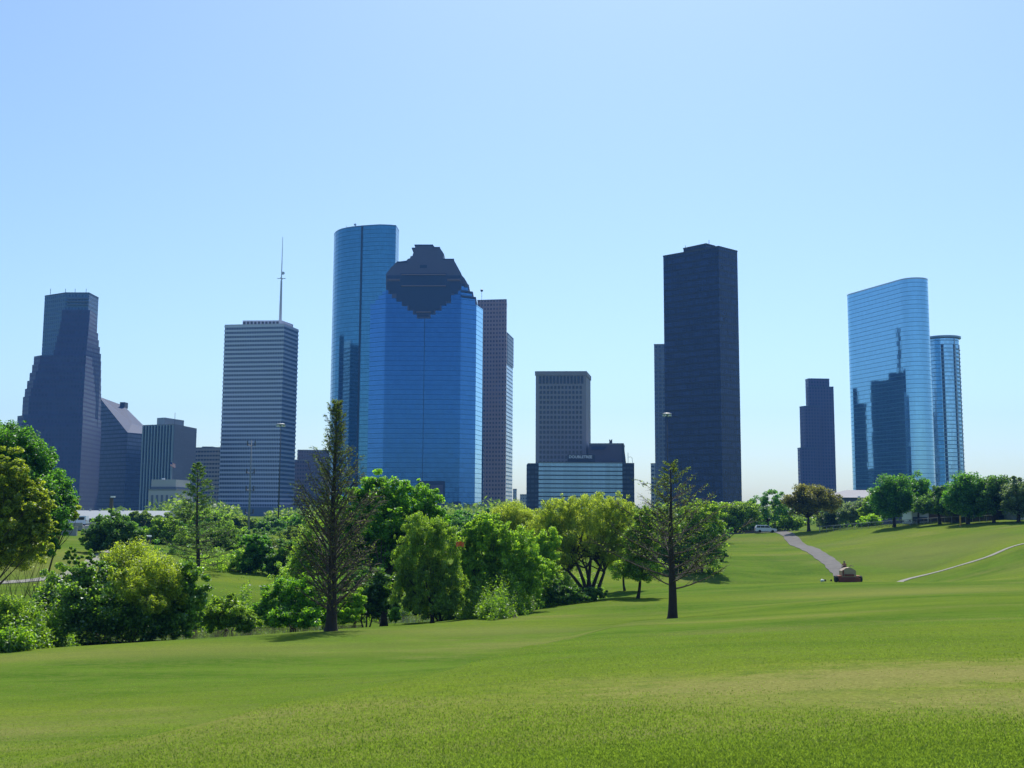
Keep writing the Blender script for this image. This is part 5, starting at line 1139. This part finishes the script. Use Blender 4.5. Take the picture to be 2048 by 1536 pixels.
pole("utility_pole", "short dark pole with a boxy top, in front of the navy slanted roof building", "utility pole", 224, 1045, 992, 270, .22, .2, WOOD, None, boxhead)
p = hit(1921, 1053); pt = pix(1921, 1031, p.y)
t = thing("bollard", "tall yellow post beside the dense dark oak at the right", "post", tuple(p)); mb = MB(); mb.tube([(p.x, p.y, p.z - .2), (p.x, p.y, pt.z - .15), (p.x, p.y, pt.z)], [.15, .15, .05], 10)
mb.build("shaft", plain("yellow_paint", (0.42, 0.24, 0.02), .5), t); mb = MB(); mb.tube([(p.x, p.y, p.z - .15), (p.x, p.y, p.z + .12)], .25, 10); mb.build("foot", CONC, t)

def fence(label, us, dfn, h, name="chain_link_fence"):
    P_ = [on_ground(u, dfn(u)) for u in us]
    t = thing(name, label, "fence", tuple(P_[0]))
    FM = plain("fence_galvanised_" + name, (0.30, 0.31, 0.34), .5, .4)
    for p in P_:
        mb = MB(); mb.tube([(p.x, p.y, p.z - .3), (p.x, p.y, p.z + h + .08)], .05, 6); mb.build("post", FM, t)
    mb = MB()
    for a, b in zip(P_[:-1], P_[1:]): mb.tube([(a.x, a.y, a.z + h), (b.x, b.y, b.z + h)], .045, 5)
    mb.build("top_rail", FM, t)
    mb = MB()
    for a, b in zip(P_[:-1], P_[1:]):
        L_ = (b - a).length; k = 0; st = .11
        while k * st < L_:
            for sg in (1, -1):
                s0 = k * st; s1 = s0 + sg * h * .9
                f = lambda s, z: (a + (b - a) * min(max(s / L_, 0), 1)) + Vector((0, 0, z))
                mb.tube([f(s0, .04), f(s1, h - .03)], .011, 3, cap=False)
            k += 1
    mb.build("wire_mesh", DKSTEEL, t); return t
fence("long grey chain link fence along the top of the bank, under the oaks", list(range(1640, 2000, 14)), lambda u: 250 - (u - 1640) * .085, 1.25)
# tan parapet wall along the road, behind the van
w0, w1 = on_ground(1420, 273), on_ground(1690, 264)
t = thing("parapet_wall", "low tan roadside wall running behind the white van and the bronze oak", "wall", tuple(w0)); mb = MB(); c = (w0 + w1) / 2; v_ = (w1 - w0); ang = math.atan2(v_.y, v_.x)
mb.box((c.x, c.y, FLAT + .45), (v_.xy.length, .35, 1.7), rz=ang); mb.build("wall", plain("tan_concrete", (0.23, 0.185, 0.13), .85, var=.2, scale=.3), t)
mb = MB(); mb.box((c.x, c.y, FLAT + 1.36), (v_.xy.length + .1, .5, .12), rz=ang); mb.build("coping", plain("tan_coping", (0.30, 0.25, 0.2), .8), t)

# ------------------------------------------------------------------ vehicles
PAINTW = plain("white_car_paint", (0.62, 0.66, 0.74), .25, var=.03); TYRE = plain("tyre_rubber", (0.02, 0.02, 0.02), .9); RIM = plain("wheel_rim", (0.4, 0.4, 0.42), .4, .6)
CGLASS = plain("car_glass", (0.015, 0.02, 0.03), .06, .2); REDL = plain("red_lamp", (0.4, 0.01, 0.01), .3); CLEAR = plain("clear_lamp", (0.7, 0.72, 0.75), .15)
def vehicle(name, label, cat, loc, heading, L_, W_, H_, prof, cab, wheels, paint, group=None):
    "side profile prof: (x, z) outline of body; cab: glazing outline pieces; heading: direction of the nose in the XY plane"
    t = thing(name, label, cat, tuple(loc), group); ex = Vector((math.cos(heading), math.sin(heading), 0)); ey = Vector((-ex.y, ex.x, 0)); o = Vector(loc)
    P3 = lambda x, y, z: o + ex * x + ey * y + Vector((0, 0, z))
    def extr(pl, y0, y1, nm, mat, tuck=0.0):
        mb = MB(); a = sum(pl[i][0] * pl[(i + 1) % len(pl)][1] - pl[(i + 1) % len(pl)][0] * pl[i][1] for i in range(len(pl)))
        q = pl if a > 0 else pl[::-1]; tk = lambda z: tuck * max(0, (z - H_ * .55) / (H_ * .45))
        sgn = 1 if y1 > y0 else -1
        A_ = [P3(x, y0 + tk(z) * (1 if y0 < 0 else -1), z) for x, z in q]; B_ = [P3(x, y1 - tk(z) * (1 if y1 > 0 else -1), z) for x, z in q]
        mb.face(A_); mb.face(B_[::-1])
        for i in range(len(q)): j = (i + 1) % len(q); mb.face([A_[j], A_[i], B_[i], B_[j]])
        return mb.build(nm, mat, t)
    extr(prof, -W_ / 2, W_ / 2, "body", paint, W_ * .1)
    for c in cab:
        for s in (-1, 1):
            tk = W_ * .1 * .5
            extr(c, s * (W_ / 2 - W_ * .055), s * (W_ / 2 + .012 - W_ * .03), "window", CGLASS)
    for x in wheels:
        for s in (-1, 1):
            mb = MB(); c = P3(x, s * (W_ / 2 - .1), .34); mb.tube([c - ey * .12, c + ey * .12], .34, 16); wo = mb.build("wheel", TYRE, t)
            mb = MB(); mb.tube([c + ey * s * .115, c + ey * s * .135], .2, 12); mb.build("rim", RIM, wo)
    for s in (-1, 1):
        mb = MB(); mb.box(P3(L_ / 2 - .06, s * W_ * .36, H_ * .42), (.16, .32, .18), rz=heading); mb.build("headlight", CLEAR, t)
        mb = MB(); mb.box(P3(-L_ / 2 + .04, s * W_ * .42, H_ * .5), (.12, .16, .4), rz=heading); mb.build("tail_light", REDL, t)
    for x, nm in ((L_ / 2 + .0, "bumper"), (-L_ / 2 - .0, "bumper")):
        mb = MB(); mb.box(P3(x, 0, .42), (.22, W_ * .96, .24), rz=heading); mb.build(nm, plain("bumper_grey", (.2, .2, .22), .5), t)
    return t
SUVP = [(-2.45, .35), (2.4, .32), (2.45, .75), (2.3, .95), (1.25, 1.08), (.55, 1.68), (.3, 1.75), (-2.1, 1.78), (-2.4, 1.2), (-2.46, .8)]
SUVW = [[(-2.2, 1.18), (-1.35, 1.18), (-1.35, 1.6), (-2.1, 1.6)], [(-1.25, 1.18), (-.35, 1.18), (-.35, 1.6), (-1.25, 1.6)], [(-.25, 1.18), (.95, 1.16), (.5, 1.58), (-.25, 1.6)]]
p = on_ground(1532, 262.5)
vehicle("white_van", "white van heading right on the road at the top of the bank", "van", (p.x, 262.5, p.z + .06), math.radians(-3), 4.95, 1.9, 1.78, SUVP, SUVW, (-1.5, 1.5), PAINTW)
BLUEP = plain("blue_car_paint", (0.05, 0.07, 0.22), .3); 
CARP = [(-2.2, .3), (2.2, .3), (2.2, .7), (1.2, .85), (.5, 1.4), (-1.0, 1.42), (-1.9, .95), (-2.2, .9)]
CARW = [[(-1.5, .98), (-.35, .98), (-.35, 1.32), (-1.0, 1.32)], [(-.25, .98), (.85, .95), (.4, 1.32), (-.25, 1.32)]]
# bridge over the bayou at the left with vehicles on it
d = 235
b0, b1 = pix(-260, 1052, d), pix(165, 1052, d)
t = thing("road_bridge", "long low concrete bridge at the left behind the trees", "bridge", (b0.x, d, gz(b0.x, d))); BC = plain("bridge_concrete", (0.30, 0.29, 0.30), .85, var=.15, scale=.2)
zt = b1.z; mb = MB(); mb.box(((b0.x + b1.x) / 2, d + 4.5, zt - .45), (b1.x - b0.x, 9, .9)); mb.build("deck", BC, t)
for y in (d - .1, d + 9.0): mb = MB(); mb.box(((b0.x + b1.x) / 2, y, zt + .32), (b1.x - b0.x + .1, .3, .75)); mb.build("parapet", BC, t)
for k in range(6):
    x = b0.x + (b1.x - b0.x) * (k + .5) / 6; mb = MB(); mb.box((x, d + 4.5, (zt - .9 + gz(x, d + 4) - .5) / 2), (.9, 7, zt - .9 - gz(x, d + 4) + .5)); mb.build("pier", BC, t)
p = pix(150, 1043, d + 2.5)
VANP = [(-2.6, .35), (2.5, .32), (2.6, .9), (2.3, 1.15), (1.7, 1.95), (1.4, 2.05), (-2.5, 2.1), (-2.62, 1.2)]
vehicle("bridge_van", "white boxy van on the left end of the bridge by the long pale roof", "van", (p.x, d + 2.7, zt + .02), math.pi, 5.2, 1.95, 2.1, VANP, [[(.4, 1.25), (1.75, 1.22), (1.5, 1.8), (.4, 1.85)], [(-2.2, 1.25), (-.9, 1.25), (-.9, 1.85), (-2.2, 1.85)]], (-1.6, 1.6), PAINTW)
p = on_ground(171, 262)
vehicle("pale_car", "small pale car just right of the boxy van, under the long pale roof", "car", (p.x, 262, p.z + .02), math.radians(200), 4.4, 1.8, 1.42, CARP, CARW, (-1.35, 1.35), PAINTW)
# long low building with pale roof
d = 330
a, b_, c_ = pix(140, 1022, d), pix(335, 1021, d), pix(140, 1036, d - 8)
t = thing("long_low_building", "long low building with a pale sloping roof and small vents, behind the left trees", "building", ((a.x + b_.x) / 2, d, FLAT)); x0, x1 = a.x, b_.x
ze = pix(200, 1037, d - 9).z; mb = MB(); q = [(x0, d - 8), (x1, d - 8), (x1, d + 8), (x0, d + 8)]; mb.walls(q, FLAT - .4, ze); mb.cap(q, ze); mb.build("wall", BKW, t)
mb = MB(); e0, e1, zr = d - 9.5, d + 9.5, pix(200, 1021, d).z
mb.face([(x0 - 1, e0, ze), (x1 + 1, e0, ze), (x1 + 1, d, zr), (x0 - 1, d, zr)]); mb.face([(x1 + 1, e1, ze), (x0 - 1, e1, ze), (x0 - 1, d, zr), (x1 + 1, d, zr)]); mb.face([(x0 - 1, e1, ze), (x0 - 1, e0, ze), (x0 - 1, d, zr)]); mb.face([(x1 + 1, e0, ze), (x1 + 1, e1, ze), (x1 + 1, d, zr)]); mb.cap([(x0 - 1, e0), (x1 + 1, e0), (x1 + 1, e1), (x0 - 1, e1)], ze - .02, False)
mb.build("roof", plain("pale_sheet_roof", (0.25, 0.27, 0.28), .5, .1, var=.08, scale=.15), t)
for u in (181, 200, 231, 247): p = pix(u, 1020, d); mb = MB(); mb.tube([(p.x, d, zr - .3), (p.x, d, zr + .5)], [.35, .25], 8); mb.build("roof_vent", GALV, t)
# retaining wall left
d = 196
a, b_ = on_ground(-60, d), on_ground(152, d)
t = thing("retaining_wall", "long low grey wall on the slope under the left trees", "wall", tuple(a)); mb = MB(); mb.box(((a.x + b_.x) / 2, d, (a.z + b_.z) / 2 + .3), (b_.x - a.x, .5, 2.0)); mb.build("wall", BC, t)
mb = MB(); mb.box(((a.x + b_.x) / 2, d, (a.z + b_.z) / 2 + 1.36), (b_.x - a.x + .2, .7, .12)); mb.build("coping", plain("wall_coping", (.36, .35, .36), .8), t)
# park cabinet
p = on_ground(292, 168); pt = pix(292, 1073, 168)
t = thing("park_cabinet", "small dark cabinet with a pale lid, above the glossy mulberry", "cabinet", tuple(p)); mb = MB(); mb.box((p.x, 168, (p.z + pt.z) / 2 - .1), (1.1, .9, max(.8, pt.z - p.z))); mb.build("body", BKW, t)
mb = MB(); mb.box((p.x - .05, 168, pt.z + .06), (1.3, 1.1, .22)); mb.build("lid", WHITE, t)
# orange objects
ORG = plain("orange_plastic", (0.62, 0.14, 0.03), .6, var=.15)
p = pix(920, 1087, 87.0); mb = MB()  # orange piece added among the leaves, standing in for a farther construction barrel
for i in range(6):
    for j in range(3):
        f = lambda a, c: (p.x + (a / 6 - .5) * .62, p.y + .08 * math.sin(a * 1.7 + c), p.z + .18 - .12 * c - .10 * abs(a / 6 - .5) * 2 + .03 * math.sin(a * 2.3))
        mb.face([f(i, j + 1), f(i + 1, j + 1), f(i + 1, j), f(i, j)])
o = mb.build("orange_stand_in", ORG); tag(o, "small orange rag hung in the leaves between two green trees, standing in for a barrel behind", "patch"); sm_ = o.modifiers.new("thick", 'SOLIDIFY'); sm_.thickness = .02
p = hit(566, 1094, 120)
t = thing("traffic_barrel", "orange traffic barrel on the far bank, between the trees", "barrel", tuple(p))
mb = MB(); mb.tube([(p.x, p.y, p.z), (p.x, p.y, p.z + .4), (p.x, p.y, p.z + 1.0), (p.x, p.y, p.z + 1.1)], [.34, .32, .27, .15], 14); mb.build("drum", ORG, t)
mb = MB(); mb.tube([(p.x, p.y, p.z + .55), (p.x, p.y, p.z + .72)], .315, 14); mb.build("band", WHITE, t)

# ------------------------------------------------------------------ riding mower with its driver, seen from behind at the foot of the worn track
g = hit(1696, 1164); MX, MY = g.x, g.y; MZ = min(gz(MX, MY), gz(MX - 1.3, MY), gz(MX + 1.3, MY)) + .02; s = MY / F
RDK = plain("mower_deck_red", (0.16, 0.03, 0.02), .5, var=.2); BEI2 = plain("mower_beige", (0.33, 0.25, 0.17), .55, var=.08); ORD = plain("mower_orange", (0.5, 0.17, 0.10), .5)
t = thing("riding_mower", "wide red and beige riding mower at the foot of the worn track", "mower", (MX, MY, MZ))
q = lambda x, y, z: (MX + x, MY + y, MZ + z)
mb = MB(); mb.box(q(0, 0, .28), (2.55, 1.5, .46)); mb.box(q(0, -.05, .56), (2.2, 1.2, .12)); mb.build("cutting_deck", RDK, t)
for sx in (-1, 1):
    mb = MB(); mb.box(q(sx * .95, -.1, .72), (.75, .7, .14)); mb.build("fender", ORD, t)
    mb = MB(); mb.tube([q(sx * 1.33, -.1, .38), q(sx * 1.62, -.1, .38)], .38, 16); wo = mb.build("wheel", TYRE, t)
    mb = MB(); mb.tube([q(sx * 1.61, -.1, .38), q(sx * 1.65, -.1, .38)], .18, 12); mb.build("rim", RIM, wo)
    mb = MB(); mb.tube([q(sx * .7, 1.3, .3), q(sx * .9, 1.3, .3)], .28, 14); mb.build("front_wheel", TYRE, t)
mb = MB()
pr = [(-.82, .6), (.82, .6), (.84, 1.35), (.45, 1.62), (.1, 1.75), (-.35, 1.7), (-.84, 1.35)]
A_ = [q(x, -.55, z) for x, z in pr]; B_ = [q(x, .7, z) for x, z in pr]; mb.face(A_); mb.face(B_[::-1])
for i in range(7): j = (i + 1) % 7; mb.face([A_[j], A_[i], B_[i], B_[j]])
mb.build("engine_housing", BEI2, t)
mb = MB(); mb.box(q(-.72, -.6, 1.1), (.14, .2, .7)); mb.box(q(0, -.58, .85), (1.1, .1, .25)); mb.build("grille", RDK, t)
mb = MB(); mb.box(q(-.12, .9, 1.35), (.6, .55, .12)); mb.box(q(-.12, .68, 1.6), (.58, .12, .45)); mb.build("seat", TYRE, t)
mb = MB(); mb.tube([q(.3, .9, 1.5), q(.62, .7, 1.95), q(.9, .6, 1.8)], .05, 6); mb.build("control_lever", BEI2, t)
# driver, seated and facing away
def person(label, joints, edges, radii, mat, loc):
    me = bpy.data.meshes.new("person"); me.from_pydata([tuple(Vector(j)) for j in joints], edges, []); o = bpy.data.objects.new("person", me); COL.objects.link(o); o.location = loc
    sk = o.modifiers.new("skin", 'SKIN'); o.modifiers.new("sub", 'SUBSURF').levels = 1; o.modifiers["sub"].render_levels = 1
    for i, r in enumerate(radii): me.skin_vertices[0].data[i].radius = (r, r * .85); me.skin_vertices[0].data[i].use_root = (i == 0)
    me.materials.append(mat); o["label"] = label; o["category"] = "person"; return o
J = [(0, 0, 0), (0, -.02, .22), (0, -.02, .42), (0, 0, .53), (0, .02, .60), (0, .04, .72), (0, .04, .80),
     (.17, -.01, .46), (.25, .10, .22), (.20, .34, .16), (.19, .42, .15), (-.17, -.01, .46), (-.25, .10, .22), (-.20, .34, .16), (-.19, .42, .15),
     (.11, .06, -.01), (.15, .45, .05), (.15, .52, -.36), (.15, .64, -.40), (-.11, .06, -.01), (-.15, .45, .05), (-.15, .52, -.36), (-.15, .64, -.40)]
E_ = [(0, 1), (1, 2), (2, 3), (3, 4), (4, 5), (5, 6), (2, 7), (7, 8), (8, 9), (9, 10), (2, 11), (11, 12), (12, 13), (13, 14), (0, 15), (15, 16), (16, 17), (17, 18), (0, 19), (19, 20), (20, 21), (21, 22)]
R_ = [.15, .15, .17, .07, .06, .10, .08, .075, .055, .04, .04, .075, .055, .04, .04, .09, .075, .055, .045, .09, .075, .055, .045]
SHIRT = plain("faded_red_shirt", (0.33, 0.15, 0.11), .9)
po = person("driver in a faded red shirt and dark cap seated on the mower, facing away", J, E_, R_, SHIRT, q(-.12, .86, 1.68))
mb = MB(); c = q(-.12, .89, 1.55 + .80); mb.tube([(c[0], c[1], c[2] - .04), (c[0], c[1], c[2] + .04), (c[0], c[1], c[2] + .1)], [.115, .11, .05], 12); mb.box((c[0], c[1] + .14, c[2] - .03), (.16, .12, .02)); mb.build("cap", plain("dark_cap", (.03, .03, .035), .9), po)
JEAN = plain("dark_trousers", (.03, .035, .06), .9)
for sx in (-1, 1):
    mb = MB(); mb.tube([q(-.12 + sx * .09, .88, 1.53), q(-.12 + sx * .15, 1.31, 1.6), q(-.12 + sx * .15, 1.38, 1.22)], [.115, .095, .075], 10); mb.build("trouser_leg", JEAN, po)

# small things lying on the grass left of the mower
h = hit(1645, 1164); mb = MB()
mb.tube([(h.x - .2, h.y, h.z - .02), (h.x - .19, h.y, h.z + .13), (h.x - .05, h.y, h.z + .27), (h.x + .12, h.y, h.z + .22), (h.x + .2, h.y, h.z + .05)], [.1, .19, .2, .17, .08], 9)
tag(mb.build("white_bag", WHITE, smooth=True), "small crumpled white bag lying on the grass left of the mower", "bag")
for i, u in enumerate((1650.5, 1662.5)):
    h = hit(u, 1163); mb = MB(); mb.tube([(h.x, h.y, h.z - .02), (h.x, h.y, h.z + .12), (h.x + .02, h.y, h.z + .24), (h.x + .02, h.y, h.z + .3)], [.12, .15, .1, .03], 8)
    tag(mb.build("dark_bag", TYRE, smooth=True), ("small dark bag touching the white bag on the grass", "small dark bag nearest the mower on its left")[i], "bag")

# ------------------------------------------------------------------ haze
hm = bpy.data.materials.new("haze_air"); hm.use_nodes = True; nt_ = hm.node_tree; nt_.nodes.remove(nt_.nodes["Principled BSDF"])
pv = N(nt_, "ShaderNodeVolumePrincipled"); pv.inputs["Color"].default_value = (0.10, 0.36, 1.0, 1); pv.inputs["Density"].default_value = 0.00010; pv.inputs["Anisotropy"].default_value = 0.2
nt_.links.new(pv.outputs[0], nt_.nodes["Material Output"].inputs["Volume"])
mb = MB(); zlo = float(GZ.min()) - 1.0; XM, Y0, Y1 = max(GX[-1], -GX[0]) + 40, GY[0] - 40, GY[-1] + 40; mb.box((0, (Y0 + Y1) / 2, (zlo + 330) / 2), (2 * XM, Y1 - Y0, 330 - zlo)); hz = mb.build("haze", hm); hz["kind"] = "stuff"
